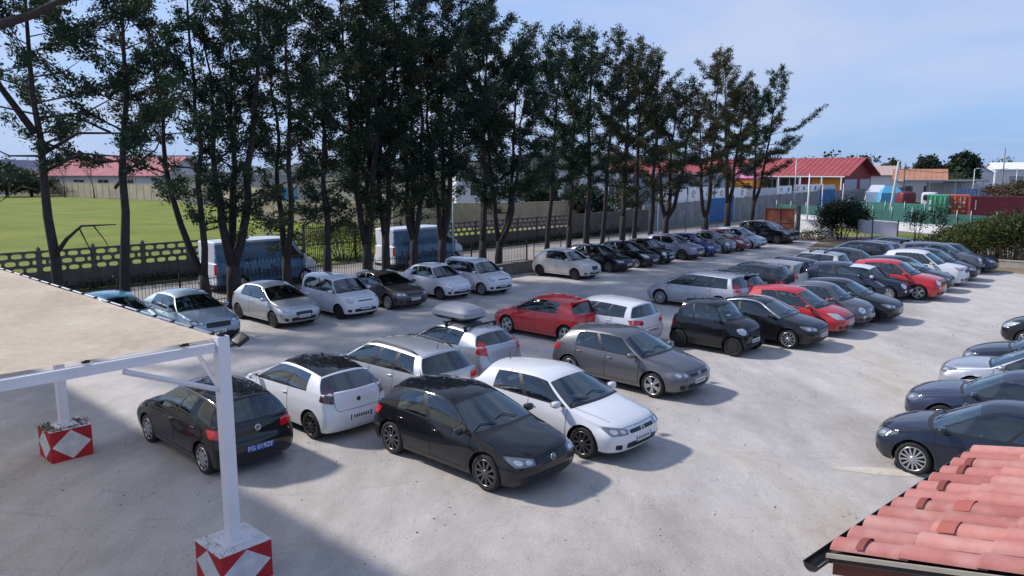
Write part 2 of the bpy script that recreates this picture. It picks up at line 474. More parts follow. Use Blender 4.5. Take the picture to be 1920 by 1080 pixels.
    bmesh.ops.recalc_face_normals(bm, faces=bm.faces)
    # make sure normals look outwards
    up = sum((f.normal.z*f.calc_area() for f in bm.faces if f.calc_center_median().z > .8))
    if up < 0: bmesh.ops.reverse_faces(bm, faces=bm.faces)
    bm.verts.ensure_lookup_table(); bm.verts.index_update()
    bvh = BVHTree.FromBMesh(bm)
    out = {t: ([], []) for t in tags}
    for f in bm.faces:
        t = tags[f[lay]]; out[t][1].append([v for v in f.verts])
    res = {}
    for t, (_, fl) in out.items():
        m = {}; vv = []; ff = []
        for f in fl:
            ff.append([m.setdefault(v.index, len(m)) for v in f])
        vv = [None]*len(m)
        for f in fl:
            for v in f: vv[m[v.index]] = v.co.copy()
        res[t] = (vv, ff)
    bm.free()
    sp['_Y'] = Y; sp['_zt'] = zt
    return res, bvh

def decal(bvh, quad, d, nu=6, nv=4, off=.006, rnd_=0.0):
    """patch draped on the body: quad = 4 points (x,y,z), cast back along d"""
    d = Vector(d).normalized(); vs = []
    q = [Vector(p) for p in quad]
    for i in range(nu+1):
        for j in range(nv+1):
            u = -1+2*i/nu; v = -1+2*j/nv
            uu = u*(1-rnd_+rnd_*math.sqrt(1-v*v/2)); vv = v*(1-rnd_+rnd_*math.sqrt(1-u*u/2))
            if rnd_: uu = u*((1-rnd_)+rnd_*math.sqrt(max(0, 1-v*v/2))); vv = v*((1-rnd_)+rnd_*math.sqrt(max(0, 1-u*u/2)))
            a = (uu+1)/2; b = (vv+1)/2
            p = q[0]*(1-a)*(1-b)+q[1]*a*(1-b)+q[2]*a*b+q[3]*(1-a)*b
            h = bvh.ray_cast(p+d*.9, -d, 2.2)
            hp = h[0]
            if hp is None: hp = bvh.find_nearest(p)[0]
            vs.append(hp+d*off)
    fs = [(i*(nv+1)+j, (i+1)*(nv+1)+j, (i+1)*(nv+1)+j+1, i*(nv+1)+j+1) for i in range(nu) for j in range(nv)]
    return vs, fs
def mir(vf): return [Vector((v[0], -v[1], v[2])) for v in vf[0]], [f[::-1] for f in vf[1]]

WHEELS = {}
def wheel_meshes(r, style):
    key = (round(r, 3), style)
    if key in WHEELS: return WHEELS[key]
    t = MB(); w = .105; rr_ = r*.735
    t.lathe([(rr_, -w*.85), (r*.80, -w), (r*.93, -w*.97), (r*.985, -w*.75), (r, -w*.35), (r, w*.35), (r*.985, w*.75), (r*.93, w*.97), (r*.80, w), (rr_, w*.85), (rr_, -w*.85)], 28, 'y')
    tm = t.mesh('tyre', [TYRE])
    m = MB(); rim = MB()
    # outer face towards -y (turned for the other side)
    rim.lathe([(rr_*1.01, -w*.86), (rr_*.99, -w*.98), (rr_*.93, -w*.95), (rr_*.90, -w*.6), (rr_*.88, .0), (.02, .0)], 28, 'y', mi=0)
    if style in ('cover', 'coverdark'):
        n = 9 if style == 'cover' else 7
        rim.lathe([(rr_*.95, -w*.80), (rr_*.6, -w*1.0), (rr_*.25, -w*.98), (.001, -w*.98)], 28, 'y', mi=0)
        for k in range(n):
            a = 2*PI*k/n
            M = Matrix.Rotation(a, 4, 'Y')
            rim.box(rr_*.62, rr_*.88, -w*1.0, -w*.80, -rr_*.10, rr_*.10, 1, M)
    else:
        n, tw = {'multi': (13, .040), 'five': (5, .12), 'twin': (5, .055), 'turbine': (10, .05), 'ten': (10, .05)}[style]
        rim.lathe([(rr_*.9, -w*.3), (.02, -w*.28)], 24, 'y', mi=1)
        for k in range(n):
            a = 2*PI*k/n
            for s in ((-1, 1) if style == 'twin' else (0,)):
                M = Matrix.Rotation(a + s*.17, 4, 'Y')
                sk = .16 if style == 'turbine' else 0
                z1 = rr_*tw*1.5; z2 = rr_*tw*2.1; x0, x1 = rr_*.15, rr_*.94
                vs = [Vector(p) for p in ((x0, -w*.95, -z1), (x1, -w*.90, -z2+rr_*sk), (x1, -w*.90, z2*.6+rr_*sk), (x0, -w*.95, z1), (x0, -w*.3, -z1), (x1, -w*.3, -z2+rr_*sk), (x1, -w*.3, z2*.6+rr_*sk), (x0, -w*.3, z1))]
                rim.add([M @ v for v in vs], [(0,1,2,3),(0,4,5,1),(2,6,7,3),(1,5,6,2)], 0)
        rim.lathe([(rr_*.24, -w*.5), (rr_*.24, -w*.95), (rr_*.12, -w*1.02), (.001, -w*1.02)], 16, 'y', mi=0)
    rms = {}
    for nm, a, b in (('silver', SILVER, STEELBLK), ('dark', DARKALLOY, STEELBLK), ('black', STEELBLK, STEELBLK)):
        me = rim.mesh('rim', [a, b]); rms[nm] = me
    WHEELS[key] = (tm, rms)
    return WHEELS[key]

def seat_mesh():
    m = MB()
    m.rbox((0, 0, .10), (.26, .25, .10), .4)
    M = Matrix.Translation((-.24, 0, .42)) @ Matrix.Rotation(-.28, 4, 'Y')
    m.rbox((0, 0, 0), (.075, .25, .34), .45, M=M)
    M = Matrix.Translation((-.36, 0, .84)) @ Matrix.Rotation(-.2, 4, 'Y')
    m.rbox((0, 0, 0), (.05, .13, .10), .5, M=M)
    return m.mesh('seat', [SEATM])
def bench_mesh():
    m = MB()
    m.rbox((0, 0, .10), (.24, .58, .10), .35)
    M = Matrix.Translation((-.24, 0, .38)) @ Matrix.Rotation(-.25, 4, 'Y')
    m.rbox((0, 0, 0), (.07, .60, .30), .35, M=M)
    for y in (-.36, .36): m.rbox((-.34, y, .72), (.045, .11, .07), .5)
    return m.mesh('rear_bench', [SEATM])
def steer_mesh():
    m = MB()
    pts = [(0, .18*math.cos(2*PI*i/20), .18*math.sin(2*PI*i/20)) for i in range(21)]
    m.tube(pts, .017, 6, cap=False); m.rbox((0.01, 0, 0), (.02, .06, .05), .6, n=4); m.box(-.005, .008, -.17, .17, -.012, .012)
    return m.mesh('steering_wheel', [LINING])
SEAT_ME, BENCH_ME, STEER_ME = seat_mesh(), bench_mesh(), steer_mesh()

def mirror_mesh(matp):
    m = MB(); m.rbox((-.03, .0, 0), (.085, .115, .075), .55, 0, 6)
    m.box(-.035, .03, -.16, -.09, -.06, -.03, 1)
    m.add([(-.122, -.09, -.055), (-.122, .09, -.055), (-.122, .09, .055), (-.122, -.09, .055)], [(0,3,2,1)], 2)
    return m.mesh('side_mirror', [matp, BLACK, CHROME])

def letters(txt, size, name, mat, parent, M, cx=True):
    cu = bpy.data.curves.new(name, 'FONT'); cu.body = txt; cu.size = size; cu.extrude = .0015
    cu.align_x = 'CENTER'; cu.align_y = 'CENTER'; cu.resolution_u = 2
    cu.materials.append(mat)
    t = bpy.data.objects.new('text', cu); me = bpy.data.meshes.new_from_object(t); bpy.data.objects.remove(t)
    o = bpy.data.objects.new(name, me); link(o, parent); o.matrix_local = M
    return o

SHELLS = {}
HARDW = {}
def build_car(kind, pm, label, name='parked_car', roof=None, wheels='cover', rim='silver', group='cars parked in rows on the open lot',
              taildark=False, privacy=False, badge=None, front_plate=True, rear_plate='plain', extra=(), over=None, handles=True, lamps=None, cat='car', ptext=None, mirror=None, upper=None, paper=None):
    sp = spec(kind)
    if over: sp.update(over)
    key = (kind, str(over))
    if key not in SHELLS: SHELLS[key] = (make_shell(sp), sp)
    (res, bvh), sp = SHELLS[key]
    L_, Wd, r = sp['L'], sp['W'], sp['r']
    X = lambda s: L_/2 - s
    Y = sp['_Y']; zt = sp['_zt']
    root = empty(name); tag(root, label, cat, group)
    van = kind == 'van'
    if paper is None: paper = (len(label) % 3 != 0) and not van
    # ---- body
    m = MB()
    for t, (vv, ff) in res.items():
        if t in 'pkr': m.add(vv, ff, {'p': 0, 'k': 1, 'r': 2}[t], True)
    # merge the three shells again so shading flows across them
    for s_ax in (sp['fo'], sp['fo']+sp['wb']):
        for sg in (1, -1):
            Ra = r+.052; k = 14; vs = []
            for i in range(k+1):
                a = PI*(-.10 + 1.20*i/k)
                x, z = X(s_ax)+Ra*math.cos(a), r+Ra*math.sin(a)
                vs += [(x, sg*(Y(s_ax-Ra*math.cos(a), max(z, .22))-.015), z), (x, sg*(Wd/2-.32), z)]
            m.add(vs, [(2*i, 2*i+1, 2*i+3, 2*i+2) for i in range(k)], 1)
            m.add([(X(s_ax)-Ra, sg*(Wd/2-.32), .2), (X(s_ax)+Ra, sg*(Wd/2-.32), .2), (X(s_ax)+Ra, sg*(Wd/2-.32), r+Ra), (X(s_ax)-Ra, sg*(Wd/2-.32), r+Ra)], [(0,1,2,3)], 1)
    m.box(X(L_-.35), X(.35), -(Wd/2-.31), Wd/2-.31, .19, .36, 1)
    m.box(X(sp['fo']+sp['wb']-r-.1), X(sp['fo']+r+.1), -(Wd/2-.1), Wd/2-.1, .19, .33, 1)
    # door gaps
    def strip(pts, d, w=.009, mi=3, off=.003):
        for a, b in zip(pts, pts[1:]):
            a, b = Vector(a), Vector(b); dirv = (b-a).normalized(); n = dirv.cross(Vector(d)).normalized()*w/2
            v, f = decal(bvh, [a-n, b-n, b+n, a+n], d, 3, 1, off); m.add(v, f, mi); v, f = mir((v, f)); m.add(v, f, mi)
    if not van:
        ds = sp['doors']
        Rk = r+.115; a0_, a1_ = sp['fo'], sp['fo']+sp['wb']
        def clear(s, z):
            h_ = math.sqrt(max(0, Rk*Rk-(z-r)**2))
            if z < r+Rk and abs(s-a0_) < h_: s = a0_+h_
            if z < r+Rk and abs(s-a1_) < h_: s = a1_-h_
            return s
        for q, s in enumerate(ds):
            zb = .30; zt_ = zt(s)-.01
            zs_ = [zb+(zt_-zb)*k/9 for k in range(10)]
            strip([(X(clear(s-.03*(z-zb), z)), Wd/2, z) for z in zs_], (0, 1, 0))
        strip([(X(clear(ds[0], .3)), Wd/2, .30), (X(clear(min(ds[-1], sp['fo']+sp['wb']-.1), .3)), Wd/2, .30)], (0, 1, 0))
        # bonnet gap
        strip([(X(.38), .60, 1), (X(max(.5, sp['sc']-.35)), .69, 1), (X(sp['sc']-.04), .73, 1)], (.1, 0, 1), .008)
        strip([(X(.13), .0, sp['zh']-.012), (X(.2), .5, sp['zh']-.012)], (1, 0, .3), .008)
        # tailgate gap
        z0 = .66
        strip([(X(L_), .0, z0), (X(L_), .50, z0), (X(L_), .56, z0+.06), (X(L_-.02), .60, sp['zb1']-.05)], (-1, 0, .05), .010)
    else:
        strip([(X(1.1), 1, .4), (X(1.15), 1, 1.3)], (0, 1, 0), .02); strip([(X(2.2), 1, .4), (X(2.2), 1, 2.1)], (0, 1, 0), .02)
        strip([(X(3.5), 1, .4), (X(3.5), 1, 2.1)], (0, 1, 0), .02)
        strip([(X(L_), .012, .5), (X(L_), .012, 2.2)], (-1, 0, 0), .02)
        strip([(X(L_), -.02, .52), (X(L_), .82, .52)], (-1, 0, 0), .02)
    body = m.build('body', [pm, BLACK, roof or pm, SEAM] + ([upper] if upper else []), root)
    me = body.data
    bm = bmesh.new(); bm.from_mesh(me)
    vv = [v for v in bm.verts if any(f.smooth for f in v.link_faces)]
    bmesh.ops.remove_doubles(bm, verts=vv, dist=.0006)
    if upper:  # printed film on the side panels of a van
        for f in bm.faces:
            c = f.calc_center_median()
            if f.smooth and f.material_index == 0 and abs(c.y) > .55 and X(L_-.15) < c.x < X(.9) and .40 < c.z < 2.25: f.material_index = 4
    bm.to_mesh(me); bm.free()
    # ---- glass
    for t, (gv, gf) in res.items():
        if t in 'pkr': continue
        nm = {'w': 'windscreen', 'b': 'rear_window'}.get(t, 'side_window')
        if van and t == 'b':
            g = MB(); g.add(gv, gf, 0, True); g.build('rear_door_panel', pm, root); continue
        gm = G_WS if t == 'w' else (G_DARK if (privacy and (t == 'b' or t[1] != '0')) else G_CLEAR)
        g = MB(); g.add(gv, gf, 0, True); g.build(nm, gm, root)
    # ---- cabin
    m = MB(); yb = Wd/2-.16; zf = .34; zb = sp['zb0']-.06
    m.box(X(sp['sc']+.35), X(sp['sc']-.12), -yb+.02, yb-.02, zf, zb-.02)
    m.rbox((X(sp['sc']+.30), 0, zb-.02), (.22, yb-.05, .07), .3)
    m.build('dashboard', LINING, root)
    m = MB()
    for sg in (1, -1):
        y = sg*yb; m.box(X(min(sp['rb'], L_-.4)-.1), X(sp['sc']), min(y, y-sg*.02), max(y, y-sg*.02), zf, zb)
    m.box(X(min(sp['rb'], L_-.35)), X(sp['rb']-.75), -yb+.03, yb-.03, zf, sp['zb1']-.12)
    m.build('cabin_lining', LINING, root)
    sz = max(.36, sp['H']-1.16); sx = sp['rf']+ (.28 if not van else .2)
    for y in (-.37, .37): share('seat', SEAT_ME, root, (X(sx), y, sz), (0,0,0), (1, .95, .95))
    if kind not in ('city2', 'van'): share('rear_bench', BENCH_ME, root, (X(min(sx+.85, sp['rb']-.62)), 0, sz), (0,0,0), (1, .95, .92))
    share('steering_wheel', STEER_ME, root, (X(sx-.42), .37, sz+.38), (0, -.45, 0))
    # ---- wheels
    for q, s in enumerate((sp['fo'], sp['fo']+sp['wb'])):
        for sg in (1, -1):
            tm, rms = wheel_meshes(r, wheels)
            wt = share('wheel', tm, root, (X(s), sg*(Y(s, .5)-.125), r), (0, 0, PI if sg > 0 else 0))
            share('rim', rms[rim], wt, (0, 0, 0), (0, rnd.uniform(0, 6), 0))
    # ---- lamps
    zh = sp['zh']; hb = Wd/2
    hl = lamps or sp['hl']
    def part2(name, vf, mat, extra_layers=()):
        for k in range(2):
            q = vf if k == 0 else mir(vf)
            g = MB(); g.add(q[0], q[1], 0, True)
            for lay, lm in extra_layers:
                w = lay if k == 0 else mir(lay); g.add(w[0], w[1], lm, True)
            g.build(name, mat, root)
    dF = (.80, .60, .20)
    if hl == 'swept':
        a = decal(bvh, [(X(.10), .40, zh-.13), (X(.22), .80, zh-.12), (X(.50), .84, zh+.05), (X(.12), .42, zh-.02)], dF, 10, 5, .006, .25)
        b = decal(bvh, [(X(.10), .47, zh-.10), (X(.16), .58, zh-.10), (X(.18), .60, zh-.02), (X(.12), .48, zh-.03)], dF, 4, 4, .009, .9)
        c = decal(bvh, [(X(.18), .63, zh-.09), (X(.24), .75, zh-.09), (X(.32), .78, zh+.0), (X(.20), .65, zh-.01)], dF, 4, 4, .009, .9)
        part2('headlight', a, [HEADMID if not van else HEAD, HEADIN], ((b, 1), (c, 1)))
    elif hl in ('tall', 'tallround'):
        rr2 = .25 if hl == 'tall' else .8
        a = decal(bvh, [(X(.12), .44, zh-.12), (X(.22), .76, zh-.10), (X(.62), .80, zh+.12), (X(.30), .52, zh+.08)] if hl == 'tall' else
                  [(X(.10), .48, zh-.20), (X(.2), .74, zh-.18), (X(.34), .76, zh+.02), (X(.15), .50, zh-.0)], dF, 8, 6, .006, rr2)
        b = decal(bvh, [(X(.14), .50, zh-.10), (X(.2), .64, zh-.09), (X(.25), .66, zh+.02), (X(.2), .53, zh+.01)], dF, 4, 4, .009, .9)
        part2('headlight', a, [HEAD, HEADIN], ((b, 1),))
    else:
        a = decal(bvh, [(X(.12), .48, zh-.20), (X(.2), .72, zh-.20), (X(.3), .72, zh+.015), (X(.2), .48, zh+.015)], (.85, .45, .25), 8, 8, .010, 1.0)
        b = decal(bvh, [(X(.12), .515, zh-.17), (X(.2), .685, zh-.17), (X(.3), .685, zh-.015), (X(.2), .515, zh-.015)], (.85, .45, .25), 8, 8, .014, 1.0)
        part2('headlight', a, [CHROME, HEADIN], ((b, 1),))
        a = decal(bvh, [(X(.12), .50, zh-.37), (X(.2), .61, zh-.37), (X(.2), .61, zh-.26), (X(.2), .50, zh-.26)], (.9, .35, .1), 6, 6, .010, 1.0)
        part2('fog_light', a, [HEADIN])
    zb1 = sp['zb1']; tl = sp['tl']; dR = (-.75, .62, .1)
    tmat = TAILDK if taildark else TAIL
    if tl == 'block':
        q = [(X(L_-.03), .50, .76), (X(L_-.05), .52, .92), (X(L_-.42), .86, .93), (X(L_-.34), .86, .77)]
    elif tl == 'square':
        q = [(X(L_-.05), .56, .72), (X(L_-.05), .56, .90), (X(L_-.2), .78, .90), (X(L_-.2), .78, .72)]
    elif tl == 'vanpost':
        q = [(X(L_-.02), .86, .85), (X(L_-.02), .86, 1.35), (X(L_-.10), 1.02, 1.35), (X(L_-.10), 1.02, .85)]
    else:
        q = [(X(L_-.06), .60, .82), (X(L_-.12), .62, 1.13), (X(L_-.30), .70, 1.20), (X(L_-.34), .82, .88)]
    a = decal(bvh, q, dR, 6, 6, .010, .15 if tl != 'square' else .3)
    part2('tail_light', a, [tmat])
    # ---- grille, intake, plates
    gt = sp['grille']
    def front(q, mat, name, off=.006, n=(8, 3), r_=.1, d=(1, 0, .12), lay=None):
        v, f = decal(bvh, q, d, n[0], n[1], off, r_); g = MB(); g.add(v, f, 0, True)
        if lay: lay(g)
        return g.build(name, mat, root)
    def Q(y, z0, z1, s=.1): return [(X(s), -y, z0), (X(s), y, z0), (X(s), y, z1), (X(s), -y, z1)]
    if gt == 'slim': front(Q(.40, zh-.115, zh-.045), [BLACK], 'grille')
    elif gt == 'wide':
        front(Q(.42, zh-.24, zh-.06), [BLACK], 'grille', r_=.25)
    elif gt == 'mid': front(Q(.34, zh-.27, zh-.12), [BLACK], 'grille', r_=.35)
    elif gt == 'shield': front([(X(.1), -.16, zh-.34), (X(.1), .16, zh-.34), (X(.1), .30, zh-.06), (X(.1), -.30, zh-.06)], [BLACK], 'grille')
    elif gt == 'low': front(Q(.34, zh-.13, zh-.085), [BLACK], 'grille')
    else: front(Q(.22, zh-.12, zh-.10), [CHROME], 'grille')
    zi = .30 if gt != 'low' else .32
    front(Q(.50 if gt != 'shield' else .4, zi, zi+.12), [BLACK], 'air_intake', r_=.2)
    a = decal(bvh, [(X(.1), .60, zi+.0), (X(.15), .74, zi+.02), (X(.15), .74, zi+.12), (X(.1), .60, zi+.11)], (.9, .4, 0), 4, 3, .006, .3)
    part2('side_intake', a, [BLACK])
    if front_plate:
        g = MB(); p = bvh.ray_cast(Vector((3, 0, .46)), Vector((-1, 0, 0)))[0]
        g.box(p.x-.06, p.x+.012, -.26, .26, .405, .515, 0)
        for k in range(7): g.box(p.x+.012, p.x+.014, -.19+k*.055, -.16+k*.055, .43, .49, 2)
        g.box(p.x+.012, p.x+.0135, -.26, -.225, .405, .515, 1); g.box(p.x+.012, p.x+.0135, .225, .26, .405, .515, 1)
        g.build('number_plate', [PLATE, PLATEBLUE, BLACK], root)
    if rear_plate:
        zpl = {'high': .56, 'low': .46}.get(sp.get('rp', 'high'), .56)
        if kind in ('supermini', 'bubble3', 'bubble5'): zpl = .50
        if van: zpl = .72
        p = bvh.ray_cast(Vector((-5, 0, zpl)), Vector((1, 0, 0)))[0]
        g = MB(); blue = rear_plate == 'blue'
        g.box(p.x-.012, p.x+.05, -.27, .27, zpl-.06, zpl+.06, 1 if blue else 0)
        if not ptext:
            for k in range(7): g.box(p.x-.0145, p.x-.012, -.20+k*.058, -.165+k*.058, zpl-.035, zpl+.035, 0 if blue else 2)
        if not blue: g.box(p.x-.0135, p.x-.012, -.27, -.235, zpl-.06, zpl+.06, 1); g.box(p.x-.0135, p.x-.012, .235, .27, zpl-.06, zpl+.06, 1)
        pl = g.build('number_plate', [PLATE, PLATEBLUE, BLACK], root)
        if ptext:
            M = Matrix.Translation((p.x-.014, 0, zpl)) @ Matrix(((0, 0, -1, 0), (-1, 0, 0, 0), (0, 1, 0, 0), (0, 0, 0, 1)))
            letters(ptext, .125, 'plate_lettering', PLATE if blue else BLACK, pl, M)
    # ---- badges (ring with two stacked chevrons)
    def ring_badge(px, pz, sg, tilt=0.0, col=CHROME):
        g = MB(); pts = [(0, .055*math.cos(2*PI*i/20), .055*math.sin(2*PI*i/20)) for i in range(21)]
        Mb = Matrix.Translation((px, 0, pz)) @ Matrix.Rotation(tilt, 4, 'Y')
        g.tube([Mb @ Vector(p) for p in pts], .008, 5, cap=False)
        for chain in (((-.022, .045), (0, .004), (.022, .045)), ((-.046, .022), (-.02, -.045), (0, -.004), (.02, -.045), (.046, .022))):
            g.tube([Mb @ Vector((0, y, z)) for y, z in chain], .006, 4)
        g.lathe([(.053, 0), (.0, 0)], 16, 'x', (px-.002*sg, 0, pz), 1)
        return g.build('badge', [col, HEADDK], root)
    if badge in ('ring', 'both'):
        p = bvh.ray_cast(Vector((3, 0, zh-.07)), Vector((-1, 0, 0)))[0]; ring_badge(p.x+.016, zh-.075, 1, -.25)
        if badge == 'both':
            p = bvh.ray_cast(Vector((-5, 0, .86)), Vector((1, 0, 0)))[0]; ring_badge(p.x-.012, .86, -1, .1)
    elif badge == 'disc':
        for sg, zz in ((1, zh-.06), (-1, .84)):
            p = bvh.ray_cast(Vector((5*sg, 0, zz)), Vector((-sg, 0, 0)))[0]
            g = MB(); g.lathe([(.05, 0), (.045, .012*sg), (0, .014*sg)], 14, 'x', (p.x, 0, zz)); g.build('badge', [BLACK], root)
    # ---- mirrors, handles, antenna
    mk = ('mir', (mirror or pm).name)
    if mk not in HARDW: HARDW[mk] = mirror_mesh(mirror or pm)
    for sg in (1, -1):
        sm = sp['sc']+.22; y = Y(sm, sp['zb0']-.05)+.13
        share('side_mirror', HARDW[mk], root, (X(sm), sg*y, sp['zb0']+.07), (0, 0, 0), (.86, sg*.86, .86) if not van else (1.1, sg, 2.0))
    if not van:
        if ('h', pm.name) not in HARDW:
            g = MB(); g.rbox((0, 0, 0), (.095, .018, .014), .6, 0, 4); HARDW[('h', pm.name)] = g.mesh('door_handle', [pm])
        for q in range(1, len(sp['doors'])):
            s = sp['doors'][q]-.14; z = zt(s)-.13
            for sg in (1, -1): share('door_handle', HARDW[('h', pm.name)], root, (X(s), sg*(Y(s, z)+.012), z))
    g = MB(); zr_ = sp['H']+.01; xa = X(sp['rr']-.12)
    if 'noantenna' not in extra and not van:
        g.tube([(xa, 0, zr_-.06), (xa-.06, 0, zr_+.10)], [.012, .004], 5); g.build('antenna', BLACK, root)
    for y0 in ((.30, -.28) if not van else ()):   # wipers lying on the foot of the windscreen
        g = MB()
        pa = [(X(sp['sc']-.02), y0, 2), (X(sp['sc']+.10), y0-.28, 2), (X(sp['sc']+.06), y0-.5, 2)]
        pts = []
        for p in pa:
            h = bvh.ray_cast(Vector(p), Vector((0, 0, -1)))[0]
            if h: pts.append(h+Vector((.012, 0, .02)))
        if len(pts) > 1: g.tube(pts, .009, 4); g.build('wiper', BLACK, root)
    # ---- extras
    if 'rails' in extra or 'silverrails' in extra:
        for sg in (1, -1):
            g = MB(); pts = []
            for k in range(9):
                u = .06+.86*k/8; s = sp['rf']+u*(sp['rr']-sp['rf']); h = bvh.ray_cast(Vector((X(s), sg*(sp['yr']-.04), 3)), Vector((0, 0, -1)))[0]
                pts.append((X(s), sg*(sp['yr']-.04), h.z+(.045 if 0 < k < 8 else .0)))
            g.tube(pts, .017, 6); g.build('roof_rail', SILVER if 'silverrails' in extra else BLACK, root)
    if 'bars' in extra:
        for s in (sp['rf']+.45, sp['rf']+1.2):
            g = MB(); h = bvh.ray_cast(Vector((X(s), .5, 3)), Vector((0, 0, -1)))[0]
            g.box(X(s)-.03, X(s)+.03, -.62, .62, h.z+.06, h.z+.09)
            for sg in (1, -1): g.box(X(s)-.035, X(s)+.035, sg*.57-.03, sg*.57+.03, h.z-.05, h.z+.07)
            g.build('roof_bar', BLACK, root)
    if 'spoiler' in extra:
        h = bvh.ray_cast(Vector((X(sp['rr']), 0, 3)), Vector((0, 0, -1)))[0]
        g = MB(); g.prism([(0, 0), (.10, -.006), (-.12, -.020), (-.12, -.040)], -.52, .52, M=Matrix.Translation((h.x, 0, h.z+.015)))
        g.build('spoiler', BLACK if 'blackspoiler' in extra else pm, root, fix=True)
    if 'silverarch' in extra:
        for sg in (1, -1):
            g = MB(); pts = []
            for k in range(14):
                u = k/13
                s = sp['rf']+u*(sp['rr']-sp['rf'])
                h = bvh.ray_cast(Vector((X(s), sg*3, sp['H']-.16)), Vector((0, -sg, 0)))
                h2 = bvh.ray_cast(Vector((X(s), sg*(sp['yr']-.02), 3)), Vector((0, 0, -1)))[0]
                pts.append(h2+Vector((0, sg*.012, .004)))
            a = Vector((X(sp['sc']+.03), sg*(Y(sp['sc'], sp['zb0'])+.0), sp['zb0']+.01))
            b = pts[0]
            pts = [a.lerp(b, t)+Vector((0, sg*.035*math.sin(PI*t), 0)) for t in (0, .25, .5, .75)]+pts
            g.tube(pts, .035, 6); g.build('roof_arch_trim', SILVER, root)
    if 'winchrome' in extra:
        for sg in (1, -1):
            g = MB(); pts = []
            for k in range(16):
                s = sp['sc']+.1+(sp['wins'][-1][1]*(sp['rb']-sp['sc'])-.1)*k/15; pts.append((X(s), sg*(Y(s, zt(s))+.006), zt(s)+.004))
            g.tube(pts, .009, 4); g.build('window_trim', CHROME, root)
    if paper:
        h = bvh.ray_cast(Vector((X(sp['sc']+.22), -.36, 3)), Vector((0, 0, -1)))[0]
        g = MB(); g.box(X(sp['sc']+.28), X(sp['sc']+.12), -.46, -.25, h.z-.075, h.z-.072); g.build('parking_slip', PLATE, root)
    return root, sp

def place_wheel(root, sp, contact, ang, front=True, side=-1):
    """put the car so that one wheel touches the ground at contact (x,y)"""
    s = sp['fo'] if front else sp['fo']+sp['wb']
    lx, ly = sp['L']/2-s, side*(sp['W']/2-.03)
    c, s_ = math.cos(ang), math.sin(ang)
    root.location = (contact[0]-(lx*c-ly*s_), contact[1]-(lx*s_+ly*c), 0); root.rotation_euler = (0, 0, ang)
def extent(root_loc, ang, sp, right=True, nose=True):
    c, s_ = math.cos(ang), math.sin(ang); best = -1e9 if right else 1e9
    sx = 1 if nose else -1
    for dx, fy in ((0, 0), (.03, .45), (.10, .72), (.28, .9)):
        for sg in (1, -1):
            for z in (.35, .6):
                x, y = sx*(sp['L']/2-dx), sg*fy*sp['W']/2
                u = proj((root_loc[0]+x*c-y*s_, root_loc[1]+x*s_+y*c, z))[0]
                best = max(best, u) if right else min(best, u)
    return best
def place_ext(root, sp, px, n, ang, right=True, nose=True, axle_front=True):
    """slide the car along its row (axle on line n) until its outline reaches picture column px"""
    sgn = 1 if ang == ANG_A else -1
    s = sp['fo'] if axle_front else sp['fo']+sp['wb']
    lo, hi = 0.0, 140.0
    for _ in range(45):
        t = (lo+hi)/2; c = W(t, n-sgn*(sp['L']/2-s))
        if extent(c, ang, sp, right, nose) < px: lo = t
        else: hi = t
    root.location = c; root.rotation_euler = (0, 0, ang)
    return t

